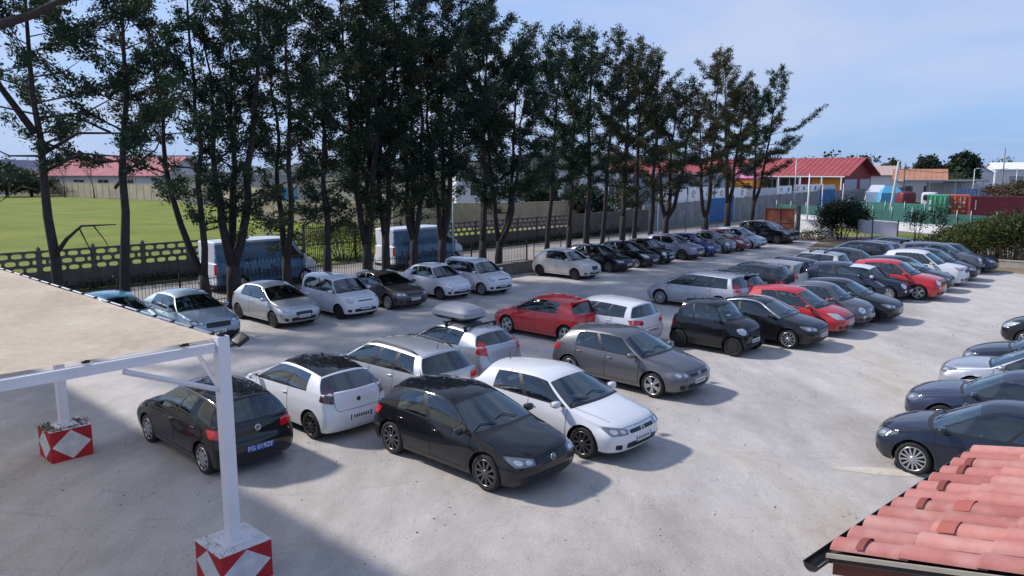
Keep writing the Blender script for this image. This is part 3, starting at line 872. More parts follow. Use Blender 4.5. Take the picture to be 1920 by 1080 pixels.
# ================================================================ PLACE
# ---------------------------------------------------------------- ground
def ground_mat(name, stops, scale=.35, rough=.95, bump=.25, fine=18, streak=True, dark=None, tint=None):
    m, nt, b = new_mat(name)
    tc = N(nt, 'ShaderNodeTexCoord')
    mapp = N(nt, 'ShaderNodeMapping'); mapp.inputs['Rotation'].default_value = (0, 0, -ANG_R); mapp.inputs['Scale'].default_value = (1, .45, 1) if streak else (1, 1, 1)
    nt.links.new(tc.outputs['Object'], mapp.inputs['Vector'])
    n1 = N(nt, 'ShaderNodeTexNoise'); n1.inputs['Scale'].default_value = scale; n1.inputs['Detail'].default_value = 10; n1.inputs['Roughness'].default_value = .68; n1.inputs['Distortion'].default_value = .4
    nt.links.new(mapp.outputs[0], n1.inputs['Vector'])
    cr = N(nt, 'ShaderNodeValToRGB'); e = cr.color_ramp.elements
    while len(e) < len(stops): e.new(.5)
    for k, (p, c) in enumerate(stops): e[k].position = p; e[k].color = (*c, 1)
    nt.links.new(n1.outputs['Fac'], cr.inputs['Fac'])
    n2 = N(nt, 'ShaderNodeTexNoise'); n2.inputs['Scale'].default_value = fine*1.5; n2.inputs['Detail'].default_value = 8; n2.inputs['Roughness'].default_value = .75
    nt.links.new(tc.outputs['Object'], n2.inputs['Vector'])
    mr = N(nt, 'ShaderNodeMapRange'); mr.inputs['From Min'].default_value = .3; mr.inputs['From Max'].default_value = .7; mr.inputs['To Min'].default_value = .74; mr.inputs['To Max'].default_value = 1.22
    nt.links.new(n2.outputs['Fac'], mr.inputs['Value'])
    n3 = N(nt, 'ShaderNodeTexNoise'); n3.inputs['Scale'].default_value = 1.7; n3.inputs['Detail'].default_value = 6; n3.inputs['Roughness'].default_value = .7
    nt.links.new(mapp.outputs[0], n3.inputs['Vector'])
    m3 = N(nt, 'ShaderNodeMapRange'); m3.inputs['From Min'].default_value = .3; m3.inputs['From Max'].default_value = .7; m3.inputs['To Min'].default_value = .86; m3.inputs['To Max'].default_value = 1.10
    nt.links.new(n3.outputs['Fac'], m3.inputs['Value'])
    mu = N(nt, 'ShaderNodeMath', operation='MULTIPLY'); nt.links.new(mr.outputs[0], mu.inputs[0]); nt.links.new(m3.outputs[0], mu.inputs[1])
    sc = N(nt, 'ShaderNodeVectorMath', operation='SCALE'); nt.links.new(cr.outputs['Color'], sc.inputs[0]); nt.links.new(mu.outputs[0], sc.inputs['Scale'])
    last = sc.outputs['Vector']
    if dark:   # oil and tyre stains, cracks
        n4 = N(nt, 'ShaderNodeTexNoise'); n4.inputs['Scale'].default_value = .9; n4.inputs['Detail'].default_value = 7; n4.inputs['Roughness'].default_value = .8; n4.inputs['Distortion'].default_value = 1.5
        mp2 = N(nt, 'ShaderNodeMapping'); mp2.inputs['Rotation'].default_value = (0, 0, -ANG_R); mp2.inputs['Scale'].default_value = (.35, 1.6, 1); mp2.inputs['Location'].default_value = (5, 3, 0)
        nt.links.new(tc.outputs['Object'], mp2.inputs['Vector']); nt.links.new(mp2.outputs[0], n4.inputs['Vector'])
        m4 = N(nt, 'ShaderNodeMapRange'); m4.inputs['From Min'].default_value = .56; m4.inputs['From Max'].default_value = .74; m4.inputs['To Max'].default_value = .38
        nt.links.new(n4.outputs['Fac'], m4.inputs['Value'])
        vo = N(nt, 'ShaderNodeTexVoronoi', feature='DISTANCE_TO_EDGE'); vo.inputs['Scale'].default_value = .33; vo.inputs['Randomness'].default_value = 1
        ds = N(nt, 'ShaderNodeVectorMath', operation='ADD'); sn = N(nt, 'ShaderNodeVectorMath', operation='SCALE'); sn.inputs['Scale'].default_value = 1.2
        nt.links.new(n3.outputs['Color'], sn.inputs[0]); nt.links.new(tc.outputs['Object'], ds.inputs[0]); nt.links.new(sn.outputs[0], ds.inputs[1]); nt.links.new(ds.outputs[0], vo.inputs['Vector'])
        mv = N(nt, 'ShaderNodeMapRange'); mv.inputs['From Min'].default_value = .006; mv.inputs['From Max'].default_value = 0; mv.inputs['To Max'].default_value = .30
        nt.links.new(vo.outputs['Distance'], mv.inputs['Value'])
        mxx = N(nt, 'ShaderNodeMath', operation='MAXIMUM'); nt.links.new(m4.outputs[0], mxx.inputs[0]); nt.links.new(mv.outputs[0], mxx.inputs[1])
        mx = N(nt, 'ShaderNodeMix', data_type='RGBA'); mx.inputs['B'].default_value = (*dark, 1)
        nt.links.new(mxx.outputs[0], mx.inputs['Factor']); nt.links.new(last, mx.inputs['A']); last = mx.outputs['Result']
    nt.links.new(last, b.inputs['Base Color'])
    b.inputs['Roughness'].default_value = rough; b.inputs['Specular IOR Level'].default_value = .25
    bp = N(nt, 'ShaderNodeBump'); bp.inputs['Strength'].default_value = bump; bp.inputs['Distance'].default_value = .03
    ad = N(nt, 'ShaderNodeMath', operation='ADD'); nt.links.new(n2.outputs['Fac'], ad.inputs[0]); nt.links.new(n3.outputs['Fac'], ad.inputs[1])
    nt.links.new(ad.outputs[0], bp.inputs['Height']); nt.links.new(bp.outputs['Normal'], b.inputs['Normal'])
    return m
M_LOT = ground_mat('worn_concrete', [(.30, (.34, .315, .295)), (.44, (.425, .40, .38)), (.56, (.52, .495, .475)), (.70, (.46, .40, .33))], .22, dark=(.17, .15, .145))
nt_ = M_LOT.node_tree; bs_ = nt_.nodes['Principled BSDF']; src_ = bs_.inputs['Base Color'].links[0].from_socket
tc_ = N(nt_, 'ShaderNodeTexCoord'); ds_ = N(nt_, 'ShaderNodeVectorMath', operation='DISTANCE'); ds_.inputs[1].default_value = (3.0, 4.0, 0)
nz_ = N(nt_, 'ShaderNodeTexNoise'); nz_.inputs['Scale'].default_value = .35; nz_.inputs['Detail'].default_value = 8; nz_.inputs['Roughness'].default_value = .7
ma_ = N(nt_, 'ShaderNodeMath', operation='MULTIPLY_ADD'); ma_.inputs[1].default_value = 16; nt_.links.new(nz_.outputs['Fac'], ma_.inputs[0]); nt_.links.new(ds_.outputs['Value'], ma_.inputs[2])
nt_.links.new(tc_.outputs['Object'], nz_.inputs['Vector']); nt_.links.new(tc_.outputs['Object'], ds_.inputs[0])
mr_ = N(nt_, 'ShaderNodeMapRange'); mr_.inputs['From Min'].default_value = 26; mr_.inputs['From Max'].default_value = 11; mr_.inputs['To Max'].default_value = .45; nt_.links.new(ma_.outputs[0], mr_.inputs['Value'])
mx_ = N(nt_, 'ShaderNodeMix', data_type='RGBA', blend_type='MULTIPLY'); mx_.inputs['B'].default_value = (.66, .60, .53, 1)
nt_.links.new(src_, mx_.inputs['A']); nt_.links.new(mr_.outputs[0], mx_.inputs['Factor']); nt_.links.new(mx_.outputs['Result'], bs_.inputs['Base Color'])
M_DIRT = ground_mat('brown_dirt', [(.3, (.17, .125, .085)), (.5, (.24, .18, .125)), (.7, (.30, .24, .17))], .3)
M_ROAD = ground_mat('pale_road', [(.3, (.26, .235, .21)), (.5, (.33, .30, .27)), (.7, (.38, .35, .31))], .2)
M_ASPH = ground_mat('asphalt', [(.3, (.09, .09, .095)), (.5, (.13, .13, .135)), (.7, (.17, .165, .165))], .3)
M_GRASS = ground_mat('grass_field', [(.28, (.11, .125, .02)), (.42, (.15, .185, .024)), (.55, (.185, .225, .03)), (.66, (.24, .225, .05)), (.8, (.25, .20, .08))], .16, fine=9, streak=False, bump=.8)
M_LAND = ground_mat('open_land', [(.3, (.10, .10, .05)), (.5, (.16, .15, .10)), (.7, (.24, .22, .18))], .05, streak=False)
M_BED = ground_mat('planting_bed', [(.3, (.07, .055, .04)), (.5, (.11, .085, .06)), (.7, (.15, .12, .08))], .5)

def sheet(name, pts, z, mat, sub=False):
    m = MB(); m.add([(p[0], p[1], z) for p in pts], [tuple(range(len(pts)))]); o = m.build(name, mat, fix=True); tag(o, kind='structure'); return o
def tn(*pp): return [W(a, b) for a, b in pp]
m = MB(); m.add([(-1500, -60, -.03), (1500, -60, -.03), (1500, 2500, -.03), (-1500, 2500, -.03)], [(0,1,2,3)]); tag(m.build('ground', M_LAND), kind='structure')
sheet('parking_lot', tn((-25, -27.6), (62.6, -27.6), (62, -22.6), (54.5, -20.8), (52.3, -14), (49.5, -7.4), (46, 4), (44, 30), (-25, 30)), .0, M_LOT)
sheet('dirt_verge', tn((45, -28), (76, -28), (74, -20), (64, -9), (58, 8), (44, 12)), -.008, M_DIRT)
sheet('service_road', tn((-30, -30.9), (108, -30.9), (110, -38.6), (-30, -38.6)), -.010, M_ROAD)
sheet('planting_strip', tn((-30, -27.55), (62, -27.55), (62, -30.95), (-30, -30.95)), -.005, M_BED)
sheet('side_road', tn((64.5, -21), (71, -21), (60, 24), (51.5, 24)), -.004, M_ASPH)
sheet('road_verge', tn((71, -26), (76, -26), (63, 24), (60.2, 24)), -.006, M_GRASS)
sheet('grass_field', [W(-40, -39), W(52, -39), W(56, -51), Vector((-11, 74, 0)), Vector((-59.6, 137.6, 0)), Vector((-110, 178, 0)), Vector((-190, 150, 0)), Vector((-120, 30, 0))], -.012, M_GRASS)

# ---------------------------------------------------------------- leaf clouds
def leaf_mesh(name, centres, sig, n, length, width, mat, rs, up=.5, out=None, dirs=None):
    """centres (k,3); n leaves spread round each; every leaf a small diamond"""
    c = np.repeat(np.asarray(centres, dtype=float), n, axis=0)
    k = len(c)
    if isinstance(sig, (int, float)): sig = (sig, sig, sig)
    p = c + rs.normal(size=(k, 3)) * np.asarray(sig)
    d = rs.normal(size=(k, 3)); d[:, 2] = d[:, 2]*.6 + up
    if out is not None:
        o = p - np.repeat(np.asarray(out, dtype=float), n, axis=0); o /= np.linalg.norm(o, axis=1, keepdims=True)+1e-6; d += o*.9
    if dirs is not None: d = d*.75 + np.repeat(np.asarray(dirs, dtype=float), n, axis=0)*1.1
    d /= np.linalg.norm(d, axis=1, keepdims=True)
    s = np.cross(d, rs.normal(size=(k, 3))); s /= np.linalg.norm(s, axis=1, keepdims=True)+1e-6
    L_ = length*rs.uniform(.6, 1.3, size=(k, 1)); w = width*rs.uniform(.6, 1.3, size=(k, 1))
    v = np.empty((k, 4, 3)); v[:, 0] = p-d*L_*.5; v[:, 1] = p+s*w*.5; v[:, 2] = p+d*L_*.5; v[:, 3] = p-s*w*.5
    me = bpy.data.meshes.new(name)
    me.vertices.add(k*4); me.vertices.foreach_set('co', v.reshape(-1))
    me.loops.add(k*4); me.loops.foreach_set('vertex_index', np.arange(k*4, dtype=np.int32))
    me.polygons.add(k); me.polygons.foreach_set('loop_start', np.arange(0, k*4, 4, dtype=np.int32))
    me.polygons.foreach_set('loop_total', np.full(k, 4, dtype=np.int32))
    me.materials.append(mat); me.update(); me.validate()
    return me
def leaf_mat(name, a, b, c, scale=.7, trans=.25):
    m, nt, bs = new_mat(name)
    tc = N(nt, 'ShaderNodeTexCoord'); nz = N(nt, 'ShaderNodeTexNoise'); nz.inputs['Scale'].default_value = scale; nz.inputs['Detail'].default_value = 5; nz.inputs['Roughness'].default_value = .6
    oi = N(nt, 'ShaderNodeObjectInfo'); ad = N(nt, 'ShaderNodeVectorMath', operation='ADD'); sc = N(nt, 'ShaderNodeMath', operation='MULTIPLY'); sc.inputs[1].default_value = 50
    nt.links.new(oi.outputs['Random'], sc.inputs[0]); nt.links.new(tc.outputs['Object'], ad.inputs[0]); nt.links.new(sc.outputs[0], ad.inputs[1]); nt.links.new(ad.outputs[0], nz.inputs['Vector'])
    cr = N(nt, 'ShaderNodeValToRGB'); e = cr.color_ramp.elements; e.new(.5); e[0].position = .38; e[1].position = .55; e[2].position = .72
    for k, q in enumerate((a, b, c)): e[k].color = (*q, 1)
    nt.links.new(nz.outputs['Fac'], cr.inputs['Fac']); nt.links.new(cr.outputs['Color'], bs.inputs['Base Color'])
    bs.inputs['Roughness'].default_value = .6; bs.inputs['Specular IOR Level'].default_value = .3
    tr = N(nt, 'ShaderNodeBsdfTranslucent'); nt.links.new(cr.outputs['Color'], tr.inputs['Color'])
    mx = N(nt, 'ShaderNodeMixShader'); mx.inputs[0].default_value = trans
    nt.links.new(bs.outputs[0], mx.inputs[1]); nt.links.new(tr.outputs[0], mx.inputs[2]); nt.links.new(mx.outputs[0], nt.nodes['Material Output'].inputs['Surface'])
    return m
L_CYP = leaf_mat('cypress_foliage', (.016, .036, .024), (.036, .066, .036), (.085, .085, .036), .45)
L_CYPB = leaf_mat('browning_foliage', (.030, .045, .024), (.075, .072, .032), (.16, .10, .04))
L_BUSH = leaf_mat('bush_foliage', (.03, .05, .015), (.075, .10, .025), (.15, .14, .04), 1.2)
L_DARK = leaf_mat('dark_bush_foliage', (.012, .022, .012), (.025, .040, .018), (.06, .05, .02), 1.2)
L_HEDG = leaf_mat('yellow_hedge_foliage', (.10, .12, .02), (.20, .22, .03), (.30, .26, .05), 1.0, .4)
L_FAR = leaf_mat('distant_foliage', (.022, .042, .028), (.045, .07, .035), (.10, .10, .035), .12)
M_BARK = plain('bark', (.034, .028, .027), .95, bump=.9, bscale=9, vary=.4, vscale=5)
M_TWIG = plain('dry_stems', (.24, .19, .12), .9, vary=.3)

def stem_path(rs, base, top, nseg=9, wob=.18):
    pts = []; off = Vector((0, 0, 0))
    for i in range(nseg+1):
        t = i/nseg
        if 0 < i < nseg: off = off*.6 + Vector((rs.uniform(-wob, wob), rs.uniform(-wob, wob), 0))
        pts.append(base.lerp(top, t) + off*(1-abs(2*t-1)*.5 if i else 0))
    return pts
def at(pts, t):
    x = t*(len(pts)-1); i = min(int(x), len(pts)-2); return pts[i].lerp(pts[i+1], x-i)
def cypress(loc, H, seed, label, stems=1, zb=4.0, rad=1.9, dens=1.0, fork=1.6, spread=1.0, thick=.22, lean=(0, 0), mat=None, bare=0.0, limbs=(), group='tall evergreens between the lot and the road', nleaf=20, top_taper=.55):
    rs = random.Random(seed); nrs = np.random.RandomState(seed)
    root = empty('evergreen_tree', loc); tag(root, label, 'tree', group)
    tb = MB(); cl = []; dr = []
    f = Vector((lean[0]*fork/H, lean[1]*fork/H, fork))
    if stems > 1:
        tb.tube([(0, 0, -.1), (0, 0, .25), f*.6, f], [thick*1.35, thick*1.12, thick*1.05, thick*.92], 9)
    a0 = rs.uniform(0, 6.28)
    for k in range(stems):
        a = a0 + 2*PI*k/max(1, stems)+rs.uniform(-.3, .3)
        sp_ = spread*rs.uniform(.6, 1.15) if stems > 1 else 0
        hk = H*(1 if k == 0 else rs.uniform(.72, .98))
        top = Vector((lean[0]+math.cos(a)*sp_, lean[1]+math.sin(a)*sp_*.8, hk))
        b0 = f*.86 if stems > 1 else Vector((0, 0, -.1))
        pts = stem_path(rs, b0, top, 10, .16 if stems > 1 else .13)
        if stems > 1:  # spread out soon above the fork
            for i in range(1, len(pts)-1):
                t = i/(len(pts)-1); ease = t**.55
                pts[i].x += (top.x-b0.x)*(ease-t); pts[i].y += (top.y-b0.y)*(ease-t)
        r0 = thick*(.78 if stems > 1 else 1.15)
        tb.tube(pts, [max(.018, r0*(1-.93*(i/(len(pts)-1))**.9)) for i in range(len(pts))], 8)
        # side branches: irregular, upswept, tufted towards their ends
        zlo = zb+rs.uniform(-.8, .8); z = zlo; az = rs.uniform(0, 6.28)
        while z < hk-.1:
            t = (z-b0.z)/(hk-b0.z); p = at(pts, max(0, min(1, t)))
            rel = (z-zlo)/(hk-zlo)
            prof = (.42+.58*min(1, rel/.30))*(1-max(0, (rel-top_taper)/(1-top_taper))**1.1*.90)
            ln = rad*prof*rs.choice((.35, .5, .7, .85, 1.0, 1.2, 1.35))*rs.uniform(.85, 1.15)
            az += 2.4+rs.uniform(-.6, .6); el = math.radians(rs.uniform(-8, 35)+rel*34)
            d = Vector((math.cos(az)*math.cos(el), math.sin(az)*math.cos(el), math.sin(el)))
            q1 = p+d*ln*.55+Vector((0, 0, -.05*ln)); q2 = p+d*ln+Vector((0, 0, .16*ln))
            br = .030*max(.35, 1-rel)*min(1.6, ln)
            tb.tube([p, q1, q2], [br, br*.65, .006], 4, cap=False)
            if rs.random() > bare*(1-rel):
                ntw = max(3, int(ln*4.2*dens))
                for k2 in range(ntw):
                    u = .28+.74*(k2+rs.random())/ntw
                    o = p.lerp(q1, u/.55) if u < .55 else q1.lerp(q2, (u-.55)/.45)
                    a2 = az+rs.choice((-1, 1))*rs.uniform(.3, 1.25); e2 = rs.uniform(-.25, .95)
                    dd = Vector((math.cos(a2)*math.cos(e2), math.sin(a2)*math.cos(e2), math.sin(e2)))
                    tl = rs.uniform(.22, .62)*(1.15-.35*rel)
                    for q in range(3):
                        cl.append(o+dd*tl*(.2+.42*q)); dr.append(tuple(dd))
            z += rs.uniform(.20, .50)/max(.5, dens)
        for q in range(14):   # leading shoot
            cl.append(Vector((top.x+rs.uniform(-.09, .09)*(1+q*.12), top.y+rs.uniform(-.09, .09)*(1+q*.12), hk-.13*q+.35))); dr.append((rs.uniform(-.4, .4), rs.uniform(-.4, .4), 1))
    for pl, r in limbs:
        tb.tube([Vector(p) for p in pl], [r*(1-.8*i/(len(pl)-1)) for i in range(len(pl))], 6)
    tb.build('trunk', M_BARK, root)
    me = leaf_mesh('crown', cl, (.115, .115, .10), nleaf, .17, .062, mat or L_CYP, nrs, .30, None, dr)
    share('crown', me, root)
    return root

TREE_N = -29.2
def tree_at(px, **kw):
    t = row_t(px, TREE_N+kw.pop('dn', 0)); return W(t, TREE_N), t
def h_for(px_base, ytop, n=TREE_N):
    p = W(row_t(px_base, n), n); lo, hi = 3, 40
    for _ in range(40):
        mid = (lo+hi)/2
        if proj((p.x, p.y, mid))[1] > ytop: lo = mid
        else: hi = mid
    return lo
TREES = [
 # px at foot, top row in picture, stems, crown base, radius, density, thick, spread, fork, lean, material, label
 (-70, -160, 1, 7.5, 2.6, .8, .30, 0, 0, (0, 0), 0, 'evergreen at the far left whose long dark limb slants into the top corner'),
 (112, -150, 1, 5.4, 3.6, 1.25, .19, 0, 0, (0, 0), 0, 'thick bare trunked evergreen nearest the shade canopy, with a limb rising to the left'),
 (236, -140, 1, 5.6, 3.2, 1.2, .19, 0, 0, (1.0, 0), 0, 'straight single trunk evergreen rising behind the teal car roof'),
 (390, -120, 2, 3.4, 2.4, .95, .20, 1.1, 1.5, (-.8, 0), 0, 'evergreen with two left leaning stems in front of the first van rear door'),
 (440, -120, 3, 3.6, 2.4, 1.0, .27, 1.5, 1.9, (.3, 0), 0, 'evergreen with a broad dark trunk crossing the first van side'),
 (540, -120, 2, 3.0, 2.3, 1.0, .20, 1.0, 2.0, (.1, 0), 0, 'forked evergreen in front of the middle of the first van'),
 (616, -110, 2, 3.2, 2.3, 1.05, .18, .9, 2.3, (0, 0), 0, 'evergreen rising by the nose of the first van, before the yellow hedge'),
 (690, -110, 3, 3.4, 2.0, 1.15, .24, 1.2, 2.2, (.1, 0), 0, 'vase shaped evergreen with three stems between the two vans'),
 (724, -100, 2, 4.0, 1.9, 1.1, .20, .9, 2.6, (.2, 0), 0, 'slimmer evergreen just left of the second van rear door'),
 (778, -90, 3, 3.8, 2.3, 1.1, .20, 1.1, 2.4, (0, 0), 0, 'evergreen whose trunk covers the rear corner of the second van'),
 (830, -70, 3, 3.8, 2.3, 1.1, .22, 1.3, 2.2, (.1, 0), 0, 'evergreen forking wide in front of the second van side'),
 (905, -30, 2, 4.2, 2.2, 1.0, .20, .8, 1.8, (.1, 0), 0, 'evergreen at the nose of the second van beside the small white car'),
 (934, 10, 3, 4.0, 2.9, 1.15, .20, 1.6, 1.7, (.7, 0), 0, 'three stemmed evergreen leaning right at the left end of the dark low wall'),
 (1022, 60, 1, 3.6, 2.9, 1.2, .15, 0, 0, (.9, 0), 0, 'thin leaning evergreen behind the cream hatchback'),
 (1066, 48, 2, 4.0, 2.5, 1.05, .17, .7, 2.4, (.2, 0), 0, 'double stemmed evergreen behind the front door of the cream hatchback'),
 (1100, 62, 1, 4.0, 2.5, 1.0, .20, 0, 0, (0, 0), 0, 'single dark evergreen trunk behind the cream hatchback bonnet'),
 (1126, 58, 1, 4.0, 2.3, 1.0, .15, 0, 0, (.9, 0), 0, 'slender right leaning evergreen above the first black car of the far row'),
 (1166, 92, 2, 3.6, 2.5, 1.05, .21, .7, 2.6, (.1, 0), 1, 'evergreen with brownish crown above the second black car of the far row'),
 (1190, 78, 1, 4.0, 2.3, 1.0, .17, 0, 0, (0, 0), 1, 'narrow evergreen between the brownish one and the lamp post'),
 (1217, 100, 1, 4.0, 2.4, 1.0, .19, 0, 0, (.3, 0), 0, 'evergreen standing just left of the blue lamp post'),
 (1246, 100, 3, 4.0, 2.8, 1.05, .22, 1.6, 2.4, (.4, 0), 1, 'wide forking evergreen just right of the blue lamp post'),
 (1322, 96, 2, 4.0, 3.1, 1.1, .24, 1.4, 2.2, (-.2, 0), 1, 'tall brown tinged evergreen before the left blue gate'),
 (1362, 118, 2, 4.2, 3.2, 1.1, .26, 1.1, 3.0, (.1, 0), 1, 'evergreen with sunlit olive crown just right of the left blue gate'),
 (1406, 132, 2, 4.8, 3.0, 1.15, .19, 1.5, 3.2, (.9, 0), 0, 'last evergreen of the line, open crown reaching over the red roof'),
]
for i, (px, yt, st, zb, rad, den, th, spd, fk, ln, mt, lab) in enumerate(TREES):
    loc, t = tree_at(px)
    limbs = []
    Lx = Vector((1, 0, 0))
    if i == 0:
        p0 = loc; 
        def wp(px_, py_, d): 
            x = (px_-960)/F_PX; zz = CAM_H - d*math.tan(math.atan((py_-540)/F_PX)+PITCH); return Vector((x*(d*math.cos(PITCH)-(zz-CAM_H)*math.sin(PITCH)), d, zz)) - loc
        limbs = [([Vector((0, 0, 8.6)), wp(-20, 52, loc.y), wp(60, 28, loc.y-.5), wp(125, -5, loc.y-1), wp(220, -70, loc.y-1.4)], .20)]
    if i == 1:
        limbs = [([(-.2,0,6.9), (-1.2,0,8.4), (-2.1,0,10.3), (-2.7,0,14.5)], .13), ([(0,0,6.2), (1.2,.1,6.9), (2.6,.2,6.9), (3.7,.1,6.3)], .07), ([(0,0,5.6), (1.4,-.2,6.2), (2.9,-.3,6.1), (4.2,-.4,5.4)], .06),
                 ([(0,0,2.6), (.55,0,3.3), (1.1,0,3.75), (2.3,0,3.8)], .09), ([(1.0,0,3.7), (1.3,0,3.0), (1.6,.1,2.0)], .03), ([(1.5,0,3.78), (1.9,0,3.2), (2.1,0,2.6)], .025),
                 ([(0,0,7.4), (1.5,.2,7.6), (3.0,.3,8.4)], .05), ([(0,0,4.9), (-.9,.1,5.1), (-1.9,0,4.4)], .05), ([(0,0,6.6), (1.6,.3,6.0), (3.2,.5,5.9)], .045)]
    if i == 2:
        limbs = [([(0,0,8.2), (.9,0,9.0), (1.8,0,10.4)], .08), ([(0,0,7.0), (-1.4,.2,7.6), (-2.8,.2,7.5)], .05), ([(0,0,5.0), (.6,0,5.7), (1.6,0,6.4), (2.1,0,7.4)], .06), ([(0,0,6.0), (-1.2,.1,6.3), (-2.3,.1,5.6)], .035)]
    r = cypress(loc, h_for(px, yt), 100+i, lab, st, zb, rad, den, fk or 1.5, spd, th, ln, L_CYPB if mt else L_CYP, .15 if i in (1, 2) else .10, limbs, nleaf=21)

def bush(name, loc, rx, ry, h, seed, label, mat, cat='shrub', group=None, n=60, nl=26, leaf=.16, stems=7, z0=.25, parent=None, stemm=None):
    rs = random.Random(seed); nrs = np.random.RandomState(seed)
    root = empty(name, loc); tag(root, label, cat, group)
    tb = MB(); cl = []
    for k in range(stems):
        a = rs.uniform(0, 6.28); q = Vector((math.cos(a)*rx*rs.uniform(.2, .75), math.sin(a)*ry*rs.uniform(.2, .75), h*rs.uniform(.55, .9)))
        tb.tube([(q.x*.3, q.y*.3, -.05), (q.x*.6, q.y*.6, q.z*.5), q], [.04, .03, .01], 5, cap=False)
    tb.build('stems', stemm or M_BARK, root)
    for k in range(n):
        a = rs.uniform(0, 6.28); e = rs.uniform(-.3, 1)
        rr = rs.uniform(.45, 1)**.5
        lump = 1+.22*math.sin(3*a+seed)+.15*math.sin(5*a+2*seed)
        c = Vector((math.cos(a)*rx*rr*lump*math.cos(e*1.2), math.sin(a)*ry*rr*lump*math.cos(e*1.2), z0*h+(1-z0)*h*(.4+.55*math.sin(e*1.4)*rr)))
        cl.append(c)
    me = leaf_mesh('foliage', cl, (.16*rx+.05, .16*ry+.05, .1*h+.03), nl, leaf, leaf*.5, mat, nrs, .3)
    share('foliage', me, root)
    return root

# ---------------------------------------------------------------- fences, walls
M_CONC = plain('weathered_concrete', (.115, .105, .098), .95, bump=.4, bscale=14, vary=.35, vscale=1.6)
M_WALLG = plain('grey_wall_panels', (.26, .26, .27), .9, bump=.2, vary=.28, vscale=.9)
M_BEIGE = plain('beige_wall', (.44, .38, .27), .9, vary=.22, vscale=.35)
M_WHITEW = plain('whitewash', (.66, .67, .70), .85, vary=.12, vscale=.7)
M_IRON = plain('dark_iron', (.02, .02, .022), .6, .3)
M_BLUEG = plain('blue_sheet_gate', (.015, .12, .33), .5, vary=.2, vscale=1.1)
M_RUST = plain('rusty_sheet', (.20, .055, .035), .8, vary=.5, vscale=2.0)
M_GALV = plain('galvanised_steel', (.42, .45, .48), .45, .5)
M_GREENM = plain('green_windbreak_mesh', (.030, .115, .105), .8, vary=.25, vscale=.8)
M_BANNER = plain('banner_white', (.84, .85, .87), .7, vary=.06, vscale=.8)
M_ORANGE = plain('orange_paint', (.62, .24, .025), .7, vary=.1)
M_REDW = plain('dark_red_paint', (.28, .035, .03), .7, vary=.15)
M_TILE_R = plain('red_roof_sheet', (.34, .065, .07), .75, vary=.18, vscale=.5)
M_GLASSD = plain('dark_window', (.03, .04, .05), .12)
M_PINK = plain('pink_awning', (.62, .18, .42), .7)
M_VIOLET = plain('violet_awning', (.12, .06, .32), .7)
M_TERRA = plain('terracotta_far', (.42, .20, .12), .85, vary=.2, vscale=.5)

def panel_mesh(w, rows=3, zb=.95, ch=.335, th=.06):
    m = MB(); nx = 4; cw = w/nx
    def cell(x0, x1, z0, z1):
        cx, cz = (x0+x1)/2, (z0+z1)/2; a, b = (x1-x0)/2-.055, (z1-z0)/2-.06; K = 12
        for y in (-th/2, th/2):
            inn = []; out = []
            for k in range(K):
                t = 2*PI*k/K+PI/K; c_, s_ = math.cos(t), math.sin(t)
                inn.append((cx+a*math.copysign(abs(c_)**.6, c_), y, cz+b*math.copysign(abs(s_)**.8, s_)))
                sc = 1/max(abs(c_), abs(s_)); out.append((cx+(x1-x0)/2*c_*sc, y, cz+(z1-z0)/2*s_*sc))
            m.add(inn+out, [(k, (k+1)%K, K+(k+1)%K, K+k) for k in range(K)])
            # corners
            m.add([(x0,y,z0),(x1,y,z0),(x1,y,z1),(x0,y,z1)]+out, [])
        vs = []
        for k in range(K):
            t = 2*PI*k/K+PI/K; c_, s_ = math.cos(t), math.sin(t); x, z = cx+a*math.copysign(abs(c_)**.6, c_), cz+b*math.copysign(abs(s_)**.8, s_)
            vs += [(x, -th/2, z), (x, th/2, z)]
        m.add(vs, [(2*k, 2*k+1, (2*k+3) % (2*K), (2*k+2) % (2*K)) for k in range(K)])
        for sx in (x0, x1):    # corner webs between neighbouring ovals
            for sz in (z0, z1):
                ix = sx+(cw*.22 if sx == x0 else -cw*.22); iz = sz+(ch*.20 if sz == z0 else -ch*.20)
                m.box(min(sx, ix), max(sx, ix), -th*.53, th*.53, min(sz, iz), max(sz, iz))
    m.box(0, w, -th*.5, th*.5, 0, zb)
    for r_ in range(rows):
        z0 = zb+r_*ch
        if r_ % 2 == 0:
            for k in range(nx): cell(k*cw, (k+1)*cw, z0, z0+ch)
        else:
            m.box(0, cw*.5, -th*.45, th*.45, z0, z0+ch*.25); m.box(w-cw*.5, w, -th*.45, th*.45, z0, z0+ch*.25)
            cell(0, cw*.5, z0, z0+ch); cell(w-cw*.5, w, z0, z0+ch)
            for k in range(nx-1): cell((k+.5)*cw, (k+1.5)*cw, z0, z0+ch)
    m.box(0, w, -th*.62, th*.62, zb+rows*ch-.02, zb+rows*ch+.04)
    return m.mesh('openwork_panel', [M_CONC])
PW = 2.32
panel_me = panel_mesh(PW-.12)
pm_ = MB(); pm_.box(-.07, .07, -.08, .08, 0, 2.08); pm_.add([(-.09,-.1,2.08),(.09,-.1,2.08),(.09,.1,2.08),(-.09,.1,2.08),(0,0,2.2)], [(0,1,4),(1,2,4),(2,3,4),(3,0,4),(3,2,1,0)])
post_me = pm_.mesh('post', [M_CONC])
def openwork(t0, t1, n, label):
    cnt = int(round((t1-t0)/PW)); root = empty('openwork_fence', W(t0, n), ANG_R); tag(root, label, 'fence', 'precast concrete fences along the road')
    for k in range(cnt):
        share('post', post_me, root, (k*PW, 0, 0)); share('openwork_panel', panel_me, root, (k*PW+.06, 0, 0))
    share('post', post_me, root, (cnt*PW, 0, 0)); return t0+cnt*PW
te = openwork(-8, 24.2, -39.3, 'grey concrete fence with oval openings in front of the green field, left part')
